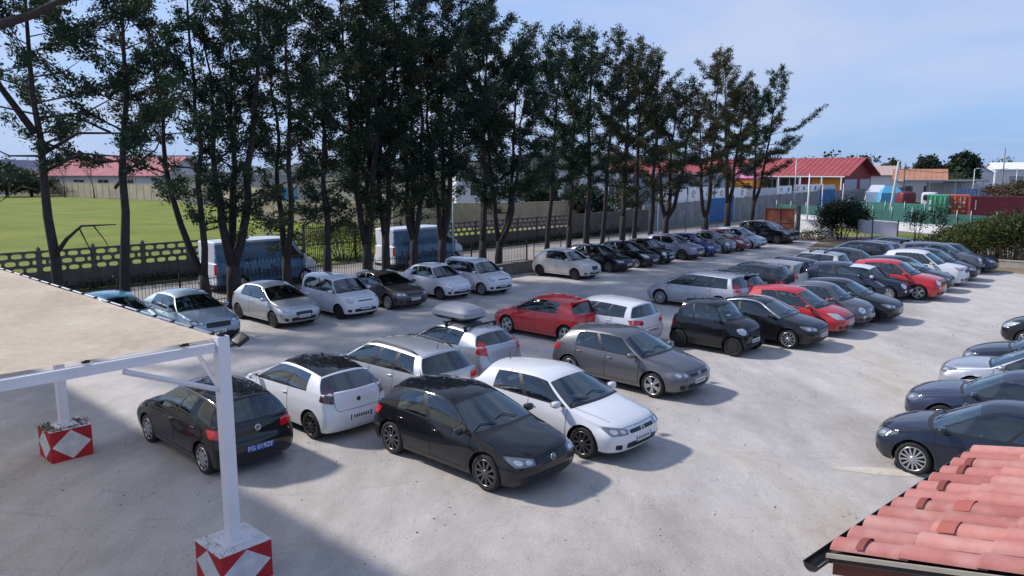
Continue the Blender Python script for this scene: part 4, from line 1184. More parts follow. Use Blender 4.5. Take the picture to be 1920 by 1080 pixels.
openwork(32, 50.5, -39.3, 'grey concrete fence with oval openings behind the second van and the middle trees')

# field gate of upright bars
root = empty('bar_gate', W(te, -39.35), ANG_R); tag(root, 'tall gate of thin upright bars before the yellow hedge', 'gate')
m = MB(); wg = 32-te
for k in range(int(wg/.14)): m.box(.1+k*.14, .125+k*.14, -.012, .012, .12, 2.3)
m.build('bars', M_IRON, root)
m = MB()
for z in (.15, 1.2, 2.2): m.box(0, wg, -.025, .025, z, z+.05)
m.build('rails', M_IRON, root)
for x in (.05, wg/2, wg-.05):
    m = MB(); m.box(x-.05, x+.05, -.05, .05, 0, 2.45); m.build('post', M_IRON, root)
bush('hedge', W((te+32)/2, -40.6), 3.6, .8, 2.1, 5, 'yellow green hedge glowing behind the bar gate', L_HEDG, 'hedge', n=150, nl=40, leaf=.16)
bush('hedge', W(22.5, -40.6), 2.2, .7, 1.3, 6, 'low ragged hedge behind the openwork fence beside the gate', L_BUSH, 'hedge', n=60, nl=30, leaf=.16)

# solid dark wall, then grey panel wall
root = empty('boundary_wall', W(50.5, -39.3), ANG_R); tag(root, 'dark rough concrete wall between the openwork fence and the grey panel wall', 'wall')
m = MB()
for k in range(5): m.box(k*2.4+.01, k*2.4+2.37, -.08, .08, 0, 2.0+.03*(k % 2)); m.box(k*2.4-.1, k*2.4+.1, -.12, .12, 0, 2.15)
m.build('wall_panels', M_CONC, root)
root = empty('boundary_wall', W(62.5, -39.8), ANG_R); tag(root, 'long grey panel wall below the white banners', 'wall')
m = MB(); x = 0; k = 0
while x < 92:
    h = 2.35+.5*min(1, x/40)
    if True:
        m.box(x+.03, x+1.97, -.07, .07, 0, h)
        for q in range(4): m.box(x+.2+q*.45, x+.32+q*.45, -.095, -.07, .05, h-.05)
    m.box(x-.06, x+.06, -.11, .11, 0, h+.05); x += 2.0
m.build('wall_panels', M_WALLG, root)
gx = [row_t(p_, -39.8)-62.5 for p_ in (1326, 1372, 1531, 1562)]
for (x0, x1, h, lab) in ((gx[0], gx[1], 2.7, 'blue sheet metal gate between two dark evergreen trunks'), (gx[2], gx[3], 3.1, 'blue sheet metal gate beside the last bush, right one')):
    root = empty('sheet_gate', W(62.5+x0, -39.75), ANG_R); tag(root, lab, 'gate', 'blue metal gates in the grey wall')
    w_ = (x1-x0)/2
    for q in range(2):
        m = MB(); m.box(q*w_+.02, (q+1)*w_-.02, -.1, -.04, .05, h)
        for z in (.08, h/2, h-.1): m.box(q*w_+.02, (q+1)*w_-.02, -.14, -.1, z, z+.08)
        for v in range(8): m.box(q*w_+.1+v*w_/8.5, q*w_+.14+v*w_/8.5, -.12, -.1, .2, h-.12)
        m.build('leaf', M_BLUEG, root)
    m = MB(); m.box(-.12, .02, -.14, .06, 0, h+.2); m.box(x1-x0-.02, x1-x0+.12, -.14, .06, 0, h+.2); m.build('gate_posts', M_GALV, root)
# banners on posts above the wall
M_INK = plain('faded_red_print', (.45, .10, .09), .7); M_INKB = plain('faded_blue_print', (.16, .26, .45), .7)
def banner(t0, w_, z0, h, label, mat=M_BANNER, art=0):
    root = empty('banner', W(t0, -40.3), ANG_R); tag(root, label, 'banner', 'banners over the grey wall')
    m = MB(); nn = 14; rs = random.Random(int(t0*10))
    vs = []; 
    for i in range(nn+1):
        for j in range(4): vs.append((w_*i/nn, .03*math.sin(i*1.3+t0)+.02*math.sin(j*2+i), z0+h*j/3+.03*math.sin(i*.7)))
    m.add(vs, [(i*4+j, (i+1)*4+j, (i+1)*4+j+1, i*4+j+1) for i in range(nn) for j in range(3)], 0, True); m.build('sheet', mat, root)
    m = MB()
    for x in (0, w_): m.box(x-.03, x+.03, .04, .1, 0, z0+h+.05)
    m.box(0, w_, .04, .08, z0+h-.03, z0+h+.03); m.build('frame', M_GALV, root)
    if art:
        m = MB()
        for k in range(art):
            x = w_*(k+.5)/art; z = z0+h*.55; hh = h*.22
            if k % 2: m.tube([(x-.25, -.07, z-hh), (x-.1, -.07, z+hh), (x+.05, -.07, z-hh), (x+.22, -.07, z+hh)], .04, 4)
            else: m.tube([(x+.3*math.cos(a), -.07, z+hh*math.sin(a)) for a in [k_*.7 for k_ in range(9)]], .04, 4)
        m.build('print', M_INK if art % 2 else M_INKB, root)
def bpx(a, b, z0, h, label, mat=M_BANNER, art=0):
    t0, t1 = row_t(a, -40.3), row_t(b, -40.3); banner(t0, t1-t0, z0, h, label, mat, art)
bpx(1236, 1286, 2.2, 1.6, 'white banner left of the left blue gate, half hidden by trunks')
bpx(1290, 1336, 2.35, 1.6, 'tall white banner above the left blue gate', art=3)
bpx(1340, 1398, 2.5, 1.25, 'white banner with faint marks between the last two evergreens', art=3)
bpx(1401, 1452, 2.6, .95, 'pale blue grey banner right of the last evergreen', plain('banner_grey', (.50, .54, .62), .7, vary=.1))
bpx(1455, 1482, 2.7, 1.05, 'small white banner left of the one with red swirls', art=2)
bpx(1487, 1541, 2.75, 1.1, 'wide white banner with faded red swirls', art=5)
bpx(1543, 1562, 2.9, .8, 'narrow blue grey sheet above the right blue gate', MATS['banner_grey'])
# iron railing along the planting strip
root = empty('iron_railing', W(-6, -30.6), ANG_R); tag(root, 'thin dark iron railing between the trees and the road', 'railing')
m = MB(); x = 0
while x < 41:
    m.box(x-.008, x+.008, -.008, .008, .1, 1.28); x += .135
m.build('bars', M_IRON, root)
m = MB()
for z in (.18, 1.12): m.box(0, 41, -.016, .016, z, z+.035)
m.build('rails', M_IRON, root)
for k in range(18):
    m = MB(); m.box(k*2.4-.03, k*2.4+.03, -.03, .03, 0, 1.4); m.rbox((k*2.4, 0, 1.43), (.04, .04, .05), .8, n=3); m.build('post', M_IRON, root)
# wire fence further on
root = empty('wire_fence', W(35.5, -30.6), ANG_R); tag(root, 'low wire fence with thin posts along the road behind the far row', 'fence')
m = MB()
for z in (.3, .6, .9, 1.15): m.tube([(x_, 0, z) for x_ in range(0, 27, 3)], .010, 4)
m.build('wires', M_IRON, root)
for k in range(10):
    m = MB(); m.box(k*2.7-.02, k*2.7+.02, -.02, .02, 0, 1.25); m.build('post', M_IRON, root)
# low dark wall holding the bed, in the gap between the rows
m = MB(); m.box(0, 5.2, -.12, .12, 0, .62); m.box(-.03, 5.23, -.16, .16, .62, .68)
o = m.build('low_wall', M_CONC, None, W(27.6, -27.4), ANG_R); tag(o, 'low dark retaining wall in the gap beside the cream hatchback', 'wall')
m = MB(); m.box(0, 36.5, -.06, .06, 0, .14); o = m.build('kerb', plain('kerb_stone', (.25, .24, .23), .9, vary=.2), None, W(-9, -27.5), ANG_R); tag(o, kind='structure')
# weeds at the foot of the concrete fence
rsw = np.random.RandomState(3); cs = [(W(t_, -38.8+rsw.uniform(-.25, .25), .12+rsw.uniform(0, .25))) for t_ in np.arange(-6, 60, .12)]
o = share('weeds', leaf_mesh('weeds', cs, (.12, .12, .12), 12, .22, .06, L_DARK, rsw, .8), None); tag(o, kind='stuff')
# grass tufts over the near edge of the field
cs = [(W(t_, -40.2-abs(rsw.normal())*3.5, .05)) for t_ in np.arange(-10, 52, .05)]
o = share('tall_grass', leaf_mesh('tall_grass', cs, (.25, .25, .05), 9, .22, .03, leaf_mat('grass_blades', (.10, .14, .02), (.17, .22, .03), (.26, .24, .06), .5, .4), rsw, 1.2), None); tag(o, kind='stuff')

# far field wall (beige)
def wall_poly(name, pts, h, th, mat, label, cat='wall', capm=None):
    root = empty(name, pts[0]); tag(root, label, cat)
    for a, b in zip(pts, pts[1:]):
        d = b-a; L_ = d.length; ang = math.atan2(d.y, d.x)
        m = MB(); n_ = max(1, int(L_/3)); w_ = L_/n_
        M = Matrix.Translation(a-pts[0]) @ Matrix.Rotation(ang, 4, 'Z')
        for k in range(n_):
            m.box(k*w_+.04, (k+1)*w_-.04, -th/2, th/2, 0, h, 0, M); m.box(k*w_-.09, k*w_+.09, -th/2-.05, th/2+.05, 0, h+.06, 0, M)
        m.box(0, L_, -th/2-.03, th/2+.03, h, h+.1, 0, M)
        m.build('wall_panels', mat, root)
    return root
wall_poly('field_wall', [Vector((-125, 186, 0)), Vector((-104.7, 175, 0)), Vector((-59.6, 140, 0)), Vector((-36, 110, 0))], 3.1, .25, M_BEIGE, 'beige panel wall at the far edge of the green field, under the pink roof')
wall_poly('yard_wall', [Vector((-30, 88, 0)), Vector((-12, 76, 0)), Vector((0, 79, 0)), Vector((8, 84, 0))], 2.3, .25, plain('tan_wall', (.40, .33, .23), .9, vary=.25, vscale=.5), 'sunlit tan wall seen between the trees above the second van')

# ---------------------------------------------------------------- buildings
def gable(name, loc, ang, L_, D, ze, zr, wallm, roofm, label, eave=.6, openings=(), cat='building', panels=(), group=None):
    """long side faces -y (local); ridge along x"""
    root = empty(name, loc, ang); tag(root, label, cat, group)
    m = MB()
    m.box(0, L_, 0, D, 0, ze); m.add([(0,0,ze),(0,D,ze),(0,D/2,zr-.1),(L_,0,ze),(L_,D,ze),(L_,D/2,zr-.1)], [(0,2,1),(3,4,5)])
    m.build('wall', wallm, root)
    m = MB(); e = eave; s = (zr-ze)/(D/2); zl_ = ze-s*e
    for sg in (0, 1):
        y0 = -e if sg == 0 else D+e
        a = [(-e, y0, zl_), (L_+e, y0, zl_), (L_+e, D/2, zr), (-e, D/2, zr)]
        b = [(x, y, z+.14) for x, y, z in a]
        m.add(a+b, [(0,1,2,3),(7,6,5,4),(0,4,5,1),(1,5,6,2),(3,7,4,0)])
        nrib = int(L_/.8)
        for k in range(nrib+1):
            x = -e+(L_+2*e)*k/nrib
            m.add([(x-.04,y0,zl_+.14),(x+.04,y0,zl_+.14),(x+.04,D/2,zr+.14),(x-.04,D/2,zr+.14),(x,y0,zl_+.20),(x,D/2,zr+.20)], [(0,4,5,3),(1,2,5,4)])
    m.build('roof', roofm, root, fix=True)
    for (x, z, w_, h, kind, mt) in openings:
        m = MB(); m.box(x-w_/2, x+w_/2, -.06, -.01, z, z+h, 1)
        m.box(x-w_/2-.08, x-w_/2, -.10, 0, z-.08, z+h+.08); m.box(x+w_/2, x+w_/2+.08, -.10, 0, z-.08, z+h+.08); m.box(x-w_/2, x+w_/2, -.10, 0, z+h, z+h+.08); m.box(x-w_/2, x+w_/2, -.12, 0, z-.08, z)
        if kind == 'window': m.box(x-.03, x+.03, -.09, -.06, z, z+h)
        m.build(kind, [WHITE_P, mt or M_GLASSD], root)
    for (x0, x1, z0, z1, mt, nm) in panels:
        m = MB(); m.box(x0, x1, -.05, -.003, z0, z1); m.build(nm, mt, root)
    return root
# red roofed building behind the wall; local x runs towards the near right
cn = Vector((51.9, 118, 0)); Lr = 30
b0 = cn - Vector((A2.x, A2.y, 0))*Lr
# its long front faces -R: local x = A2 direction, local y = R2 direction
rb_ = gable('red_roof_building', b0, ANG_A, Lr, 13, 5.35, 7.75, M_REDW, M_TILE_R, 'low building with long red roof and orange walls beyond the grey wall', 1.2,
      openings=((18.5, 2.6, 1.5, 1.8, 'window', None), (20.6, 2.4, 1.5, 2.2, 'door', None), (22.2, 2.4, 1.4, 2.2, 'door', None), (6, 2.6, 1.5, 1.6, 'window', None)),
      panels=((0, 5.8, 2.2, 4.6, M_ORANGE, 'orange_panel'), (8, 17.2, 2.2, 4.6, M_ORANGE, 'orange_panel'), (25, 29.6, 2.2, 4.6, M_ORANGE, 'orange_panel'), (0, 30, 4.7, 5.25, plain('dark_band', (.06, .06, .075), .8), 'dark_band')))
m = MB()
for x in (16.4, 20, 23.6, 27, 30): m.box(x-.09, x+.09, -1.2, -1.02, 0, 5.0)
m.box(14, 30.5, -1.22, -1.04, 4.75, 4.95); m.build('veranda_posts', WHITE_P, rb_)
m = MB(); m.box(30.02, 30.06, .3, 6.0, 1.6, 4.4); m.box(30.02, 30.06, 7.5, 12.5, 1.6, 4.4); m.build('side_shutter', plain('pale_shutter', (.42, .44, .52), .7), rb_)
# colourful little awning and more roofs to the left
m = MB(); m.add([(0,0,4.6),(4,0,4.6),(3.4,1.5,6.0),(.6,1.5,6.0),(0,3,4.6),(4,3,4.6)], [(0,1,2,3),(1,5,2),(4,0,3),(5,4,3,2)]); 
root = empty('awning_kiosk', W(113, -56), ANG_A); tag(root, 'small kiosk with pink and violet awning left of the red roof front', 'kiosk')
m.build('awning', M_PINK, root)
m = MB(); m.box(.2, 3.8, .2, 2.8, 0, 4.55); m.build('wall', M_ORANGE, root)
m = MB(); m.rbox((2.2, 1.5, 6.2), (1.2, .9, .5), .8); m.build('canopy_top', M_VIOLET, root)
gable('red_roof_building', W(118, -84), ANG_A, 20, 12, 5.2, 7.3, plain('grey_render', (.4, .4, .42), .8, vary=.1), M_TILE_R, 'second red roofed building glimpsed behind the middle trees', 1.0,
      openings=((4, 2, 1.6, 1.6, 'window', None), (9, 2, 1.6, 1.6, 'window', None), (14, 2, 1.6, 1.6, 'window', None)), panels=((16, 19.5, 1.8, 4.4, M_ORANGE, 'orange_panel'),))
# white works buildings behind the tan wall
def block(name, loc, ang, L_, D, h, wallm, roofm, label, wins=(), cat='building', group=None, par=.3, band=None):
    root = empty(name, loc, ang); tag(root, label, cat, group)
    m = MB(); m.box(0, L_, 0, D, 0, h); m.build('wall', wallm, root)
    m = MB(); m.box(-.25, L_+.25, -.25, D+.25, h, h+par); m.build('roof', roofm, root)
    for (x, z, w_, hh) in wins:
        m = MB(); m.box(x, x+w_, -.05, -.01, z, z+hh, 1); m.box(x-.07, x, -.09, 0, z-.07, z+hh+.07); m.box(x+w_, x+w_+.07, -.09, 0, z-.07, z+hh+.07); m.box(x, x+w_, -.09, 0, z+hh, z+hh+.07); m.box(x, x+w_, -.1, 0, z-.07, z)
        m.box(x+w_/2-.03, x+w_/2+.03, -.08, -.05, z, z+hh)
        m.build('window', [WHITE_P, M_GLASSD], root)
    if band:
        m = MB(); m.box(-.01, L_+.01, -.04, -.005, band[0], band[1]); m.build('band', band[2], root)
    return root
M_WH = plain('white_render', (.62, .63, .66), .8, vary=.1, vscale=.3)
M_GR = plain('grey_sheet_roof', (.30, .32, .36), .6, vary=.15, vscale=.4)
block('works_building', Vector((-8, 108, 0)), .12, 26, 14, 5.6, M_WH, M_GR, 'white flat roofed works building behind the tan wall', [(2+k*3.4, 2.2, 1.8, 1.4) for k in range(7)])
block('works_building', Vector((17, 122, 0)), ANG_A+.55, 17, 12, 5.0, plain('bluegrey_render', (.30, .34, .42), .8, vary=.1), M_GR, 'blue grey shed behind the middle trees, right of the works building', [(1.5+k*4, 2, 1.8, 1.2) for k in range(3)])
block('works_building', Vector((-56, 128, 0)), -.25, 22, 10, 4.9, plain('cream_render', (.52, .45, .33), .85, vary=.1), M_GR, 'cream building with blue shutters beyond the field', [(2+k*3, 1.4, 1.4, 1.5) for k in range(6)], band=(3.9, 4.6, M_GR))
m = MB()
for k in range(7): m.box(k*.55, k*.55+.42, -.04, 0, 0, 2.0)
o = m.build('blue_screen', plain('turquoise_sheet', (.05, .32, .48), .6), None, Vector((-37, 118, 1.2)), -.25); tag(o, 'turquoise slatted screen glimpsed beyond the field between trees', 'screen')
gable('pink_roof_hall', Vector((-128, 205, 0)), -.10, 34, 24, 5.0, 9.6, M_WH, plain('faded_pink_roof', (.50, .19, .20), .85, vary=.2, vscale=.3), 'long hall with faded pink roof beyond the beige wall', 1.5, openings=[(4+k*7, 1.5, 3, 2, 'window', None) for k in range(4)])
block('flat_hall', Vector((-178, 196, 0)), -.05, 46, 20, 6.9, M_WH, plain('blue_grey_roof', (.30, .36, .48), .6), 'white hall with blue grey roof at the left edge', [(3+k*5, 2, 3, 1.5) for k in range(8)], par=1.8)
block('pale_house', Vector((-118, 245, 0)), .0, 12, 10, 10.5, M_WH, M_WH, 'small white upper storey poking above the pink roof', [(2+k*3, 8, 1.6, 1.2) for k in range(3)], par=.4)
# bare shrubs before the pink hall
def bare_tree(loc, h, seed, label):
    rs = random.Random(seed); root = empty('bare_tree', loc); tag(root, label, 'tree', 'leafless trees before the pink roofed hall')
    m = MB(); m.tube([(0,0,-.1),(0,0,h*.3)], [.14, .10], 6)
    def br(p, d, l, r, k):
        q = p+d*l; m.tube([p, q], [r, r*.6], 4, cap=False)
        if k:
            for _ in range(3): br(q, (d+Vector((rs.uniform(-.7,.7), rs.uniform(-.7,.7), rs.uniform(0,.35)))).normalized(), l*.72, r*.6, k-1)
    m.build('trunk', M_BARK, root); m2 = MB(); m = m2
    for _ in range(4): br(Vector((0,0,h*.28)), Vector((rs.uniform(-.7,.7), rs.uniform(-.5,.5), 1)).normalized(), h*.27, .07, 3)
    m.build('branches', plain('twigs', (.17, .10, .09), .9), root)
for k, (px, d, h, lab) in enumerate(((128, 166, 7.5, 'bare tree left of the pink hall gable corner'), (182, 160, 8, 'bare tree in the middle of the pink roof'), (258, 155, 7, 'bare tree right of the second trunk, before the pink roof'), (322, 148, 6.5, 'bare reddish tree at the right end of the pink roof'))):
    bare_tree(Vector(((px-960)/F_PX*d, d, 0)), h, 40+k, lab)

# low orange boxes, tents, sheds in the yard on the right
gable('yard_shed', Vector((76.5, 150, 0)), ANG_A+.25, 8, 8, 4.3, 6.0, plain('pale_wall', (.5, .5, .5), .8), M_TERRA, 'shed with terracotta roof behind the leaning pole', .8, openings=((2, 1.5, 1.4, 1.4, 'window', None), (5.5, 1.5, 1.4, 1.4, 'window', None)))
gable('yard_shed', Vector((72.5, 172, 0)), -.3, 14, 9, 5.0, 6.8, M_WH, plain('pale_roof', (.48, .36, .32), .8, vary=.2), 'pale roofed shed right of the red building gable', .7)
root = empty('open_lean_to', Vector((70, 135, 0)), -.35); tag(root, 'open shelter with flat grey roof beside the red building', 'shelter')
m = MB(); m.box(0, 13, 0, 7, 3.9, 4.15); m.build('roof', M_GR, root)
m = MB()
for x in (.3, 4.3, 8.3, 12.6): m.box(x-.08, x+.08, .2, .36, 0, 3.9)
m.build('post', M_GALV, root)
def tent(px, d, w_, h, mat, label, rot=0):
    root = empty('yard_tent', Vector(((px-960)/F_PX*d, d, 0)), rot); tag(root, label, 'tent', 'tarpaulins in the yard')
    m = MB(); m.add([(-w_/2,-1.5,0),(w_/2,-1.5,0),(w_/2,1.5,0),(-w_/2,1.5,0),(-w_/2*.8,-1.2,h*.7),(w_/2*.8,-1.2,h*.7),(w_/2*.8,1.2,h*.7),(-w_/2*.8,1.2,h*.7),(-w_*.2,0,h),(w_*.2,0,h)],
        [(0,1,5,4),(1,2,6,5),(2,3,7,6),(3,0,4,7),(4,5,9,8),(6,7,8,9),(5,6,9),(7,4,8)]); m.build('cover', mat, root)
    m = MB(); m.tube([(-w_/2, -1.55, 0), (-w_/2*.8, -1.25, h*.7)], .05, 5); m.tube([(w_/2, -1.55, 0), (w_/2*.8, -1.25, h*.7)], .05, 5); m.build('frame', M_GALV, root)
tent(1640, 116, 4.2, 3.6, plain('white_tarp', (.72, .73, .76), .6), 'white tarpaulin tent right of the red building', -.3)
tent(1664, 114, 3.8, 3.5, plain('blue_tarp', (.08, .35, .55), .6), 'turquoise tarpaulin tent left of the leaning pole', -.2)
m = MB(); m.box(0, 30, 0, .3, 0, 3.6)
for k in range(11): m.box(k*3-.06, k*3+.06, -.08, 0, 0, 3.75)
o = m.build('yard_wall', M_WHITEW, None, Vector((76, 138, 0)), -.05); tag(o, 'long white yard wall behind the shipping containers', 'wall')
root = empty('slatted_fence', Vector((72, 122, 0)), -.3); tag(root, 'blue grey slatted fence behind the green container', 'fence')
m = MB()
for k in range(26): m.box(k*.55, k*.55+.40, -.04, .04, .1, 2.9)
m.build('slats', plain('blue_grey_slats', (.14, .22, .42), .7), root)
m = MB(); m.box(0, 14.3, .04, .09, .5, .6); m.box(0, 14.3, .04, .09, 2.3, 2.4); m.build('rails', M_GALV, root)

# shipping containers
def container(name, loc, ang, L_, mat, label, doors=True, marks=None):
    root = empty(name, loc, ang); tag(root, label, 'container', 'shipping containers beyond the green fence')
    w_, h = 2.44, 2.6; m = MB()
    m.box(0.04, L_-.04, .04, w_-.04, .1, h-.04)
    n_ = int(L_/.28)
    for k in range(n_):
        x = .15+k*(L_-.3)/n_
        m.box(x, x+.14, 0, .04, .18, h-.12); m.box(x, x+.14, w_-.04, w_, .18, h-.12)
    m.build('body', mat, root)
    m = MB()
    for x in (0, L_-.12):
        for y in (0, w_-.12): m.box(x, x+.12, y, y+.12, 0, h)
    m.box(.12, L_-.12, -.01, .1, h-.12, h+.005); m.box(.12, L_-.12, w_-.1, w_+.01, h-.12, h+.005); m.box(.12, L_-.12, -.01, .1, 0, .15)
    m.box(0, .12, .12, w_-.12, 0, .16); m.box(0, .12, .12, w_-.12, h-.12, h)
    m.build('frame', mat, root)
    if doors:
        for q in range(2):
            m = MB(); y0 = .13+q*1.09; m.box(-.03, .03, y0, y0+1.05, .17, h-.14)
            for z in (.5, .95, 1.4, 1.85): m.box(-.05, -.03, y0+.06, y0+1.0, z, z+.20)
            m.build('door', mat, root)
            m = MB()
            for yy in (.3, .75): m.tube([(-.075, y0+yy, .15), (-.075, y0+yy, h-.12)], .022, 5)
            m.build('locking_bar', M_GALV, root)
    if marks:
        m = MB()
        for (y, z, a, b) in marks: m.box(-.062, -.051, y, y+a, z, z+b)
        m.build('markings', WHITE_P, root)
    return root
e1 = Vector(((1757-960)/F_PX*98, 98, 0))
ax_ = math.atan2(.80, .60)
# container ends face the camera: local x points away, doors at x=0; y to the left
def end_loc(px, d): return Vector(((px-960)/F_PX*d, d, 0))
container('shipping_container', end_loc(1774, 96), 1.02, 6.1, plain('container_green', (.05, .36, .17), .6, vary=.15), 'green shipping container seen from its end, left of the orange one', marks=((1.9, 1.4, .3, .6), (1.9, .7, .25, .4)))
container('shipping_container', end_loc(1811, 96), 1.02, 6.1, plain('container_orange', (.55, .10, .035), .6, vary=.25), 'orange red shipping container end with white stickers', marks=((1.85, .95, .35, .45), (1.3, 1.6, .3, .25), (.75, 1.0, .35, .3), (.3, 1.6, .35, .2), (.3, .5, .3, .2), (1.4, .45, .25, .2)))
o = container('shipping_container', end_loc(1815, 92.5), -.42, 12.2, plain('container_maroon', (.19, .024, .036), .6, vary=.15), 'long maroon shipping container lying side on at the right edge', doors=False)
m = MB()
for k in range(4): m.box(.5, .62, -.008, -.004, 1.0+k*.3, 1.2+k*.3)
m.build('markings', WHITE_P, o)

# white low wall with green windbreak fence
pts = [W(86, -36.5), W(80.7, -26), W(74.2, -14.3), W(66.5, -.4)]
root = empty('low_white_wall', pts[0]); tag(root, 'low white wall under the green windbreak fence', 'wall')
for a, b in zip(pts, pts[1:]):
    d = b-a; M = Matrix.Translation(a-pts[0]) @ Matrix.Rotation(math.atan2(d.y, d.x), 4, 'Z'); m = MB(); m.box(0, d.length, -.12, .12, 0, .78, 0, M); m.box(0, d.length, -.15, .15, .78, .84, 0, M); m.build('wall_panels', M_WHITEW, root)
root = empty('windbreak_fence', pts[0]); tag(root, 'green windbreak mesh on steel posts above the low white wall', 'fence')
for a, b in zip(pts, pts[1:]):
    d = b-a; M = Matrix.Translation(a-pts[0]) @ Matrix.Rotation(math.atan2(d.y, d.x), 4, 'Z'); m = MB(); nn = int(d.length/.4)
    vs = []
    for i in range(nn+1):
        for j, z in enumerate((.86, 1.25, 1.6, 1.92)): vs.append(M @ Vector((d.length*i/nn, .03*math.sin(i*.9+j), z)))
    m.add(vs, [(i*4+j, (i+1)*4+j, (i+1)*4+j+1, i*4+j+1) for i in range(nn) for j in range(3)], 0, True); m.build('mesh_sheet', M_GREENM, root)
    for k in range(int(d.length/2.4)+1):
        p = M @ Vector((k*2.4, -.07, 0)); m = MB(); m.tube([(p.x, p.y, .8), (p.x, p.y, 2.3)], .035, 6); m.build('post', M_GALV, root)
root = empty('windbreak_fence', W(100, -33)); tag(root, 'second stretch of green mesh further back left of the containers', 'fence')
m = MB(); a = Vector((0, 0, 0)); b = Vector((5.2, -9, 0)); d = b-a; M = Matrix.Rotation(math.atan2(d.y, d.x), 4, 'Z')
m.add([M @ Vector(p) for p in ((0,0,.1),(d.length,0,.1),(d.length,0,1.9),(0,0,1.9))], [(0,1,2,3)]); m.build('mesh_sheet', plain('green_mesh_light', (.04, .17, .14), .8, vary=.2), root)
for k in range(5):
    p = M @ Vector((k*2.5, -.05, 0)); m = MB(); m.tube([(p.x, p.y, 0), (p.x, p.y, 2.1)], .04, 6); m.build('post', M_GALV, root)

# nearer bits by the entrance
a = ground(1497, 440); b = ground(1560, 446)
root = empty('entrance_wall', a); tag(root, 'short whitewashed wall behind the dark bush by the entrance', 'wall')
d = b-a; m = MB(); M = Matrix.Rotation(math.atan2(d.y, d.x), 4, 'Z'); m.box(0, d.length, -.1, .1, 0, 1.35, 0, M); m.box(-.02, d.length+.02, -.13, .13, 1.35, 1.42, 0, M); m.build('wall_panels', M_WHITEW, root)
a = ground(1432, 444); b = ground(1488, 447)
root = empty('rusty_gate', a, math.atan2((b-a).y, (b-a).x)); tag(root, 'rusty brown sheet gate with a wooden frame behind the last dark car', 'gate')
w_ = (b-a).length; m = MB(); m.box(.06, w_/2-.03, -.02, .02, .1, 2.5); m.box(w_/2+.03, w_-.06, -.02, .02, .1, 2.5); m.build('sheet', M_RUST, root)
m = MB()
for z in (.1, 1.3, 2.45): m.box(0, w_, -.06, -.02, z, z+.09)
for x in (0, w_/2-.04, w_-.08): m.box(x, x+.08, -.07, .03, 0, 2.6)
m.build('frame', plain('brown_timber', (.16, .09, .06), .85, vary=.3), root)
m = MB(); m.box(-.15, .15, -.15, .15, 0, 2.8); m.add([(-.18,-.18,2.8),(.18,-.18,2.8),(.18,.18,2.8),(-.18,.18,2.8),(0,0,2.95)], [(0,1,4),(1,2,4),(2,3,4),(3,0,4),(3,2,1,0)])
o = m.build('gate_pillar', M_CONC, None, ground(1494, 449)); tag(o, 'dark square pillar at the right end of the rusty gate', 'pillar')
def post(px, py, z, r, label, mat=M_GALV, lean=(0, 0), name='steel_pole', head=False, group=None, d=None):
    p = ground(px, py) if d is None else Vector(((px-960)/F_PX*d, d, 0))
    root = empty(name, p); tag(root, label, 'pole' if not head else 'lamp post', group)
    m = MB(); m.tube([(0,0,0),(lean[0]*.5,lean[1]*.5,z*.5),(lean[0],lean[1],z)], [r, r*.9, r*.7], 8); m.lathe([(r*2.2, 0), (r*2.2, .04), (r, .05)], 8, 'z'); m.build('shaft', mat, root)
    if head:
        m = MB(); m.tube([(lean[0],lean[1],z),(lean[0]+.35,lean[1]-.1,z+.12)], .03, 5); m.rbox((lean[0]+.5,lean[1]-.15,z+.12), (.28,.12,.06), .6); m.build('lamp_head', WHITE_P, root)
    return root
post(1664, 430, 6.6, .16, 'thick pale concrete pole leaning right above the low white wall', plain('pale_concrete', (.48, .49, .50), .85, vary=.1), (.75, .3), 'concrete_pole')
def steel(px, ytop, t_n, **kw): pass
post(851, 504, 4.1, .05, 'thin light blue pole standing before the second van', plain('light_blue_paint', (.22, .38, .50), .5))
post(1233, 452, 4.3, .06, 'blue grey lamp post among the far trees', plain('blue_grey_paint', (.24, .34, .46), .5), head=True, name='street_lamp')
post(1512, 432, 5.4, .09, 'white pole rising before the red building, left of the bush', WHITE_P)
post(1538, 428, 4.4, .06, 'slim grey pole just left of the bush', M_GALV)
post(1486, 400, 7.4, .08, 'tall grey pole in front of the red roof', M_GALV, d=96)
post(1576, 400, 4.0, .07, 'white pole at the right corner of the red building', WHITE_P, d=104)
post(1688, 0, 7.0, .09, 'dark wooden pole right of the leaning concrete pole', plain('dark_wood', (.10, .08, .07), .9), d=118)
post(1870, 0, 9.6, .12, 'tall dark topped pole before the white sheds', plain('grey_wood', (.22, .21, .20), .9), d=128)
post(1854, 0, 5.6, .07, 'white lamp post left of the tall pole at right', WHITE_P, d=120, head=True, name='street_lamp')
post(1817, 0, 6.0, .07, 'white lamp post above the containers', WHITE_P, d=122, head=True, name='street_lamp')
post(1896, 0, 6.2, .08, 'grey post at the far right behind the maroon container', M_GALV, d=122)
m = MB(); pa = Vector(((1676-960)/F_PX*90, 90, 5.9)); pb = Vector(((1880-960)/F_PX*128, 128, 6.2)); 
m.tube([pa.lerp(pb, k/12)+Vector((0, 0, -.6*math.sin(PI*k/12))) for k in range(13)], .03, 4); o = m.build('overhead_cable', M_IRON); tag(o, 'overhead cable running from the leaning pole to the right', 'cable')
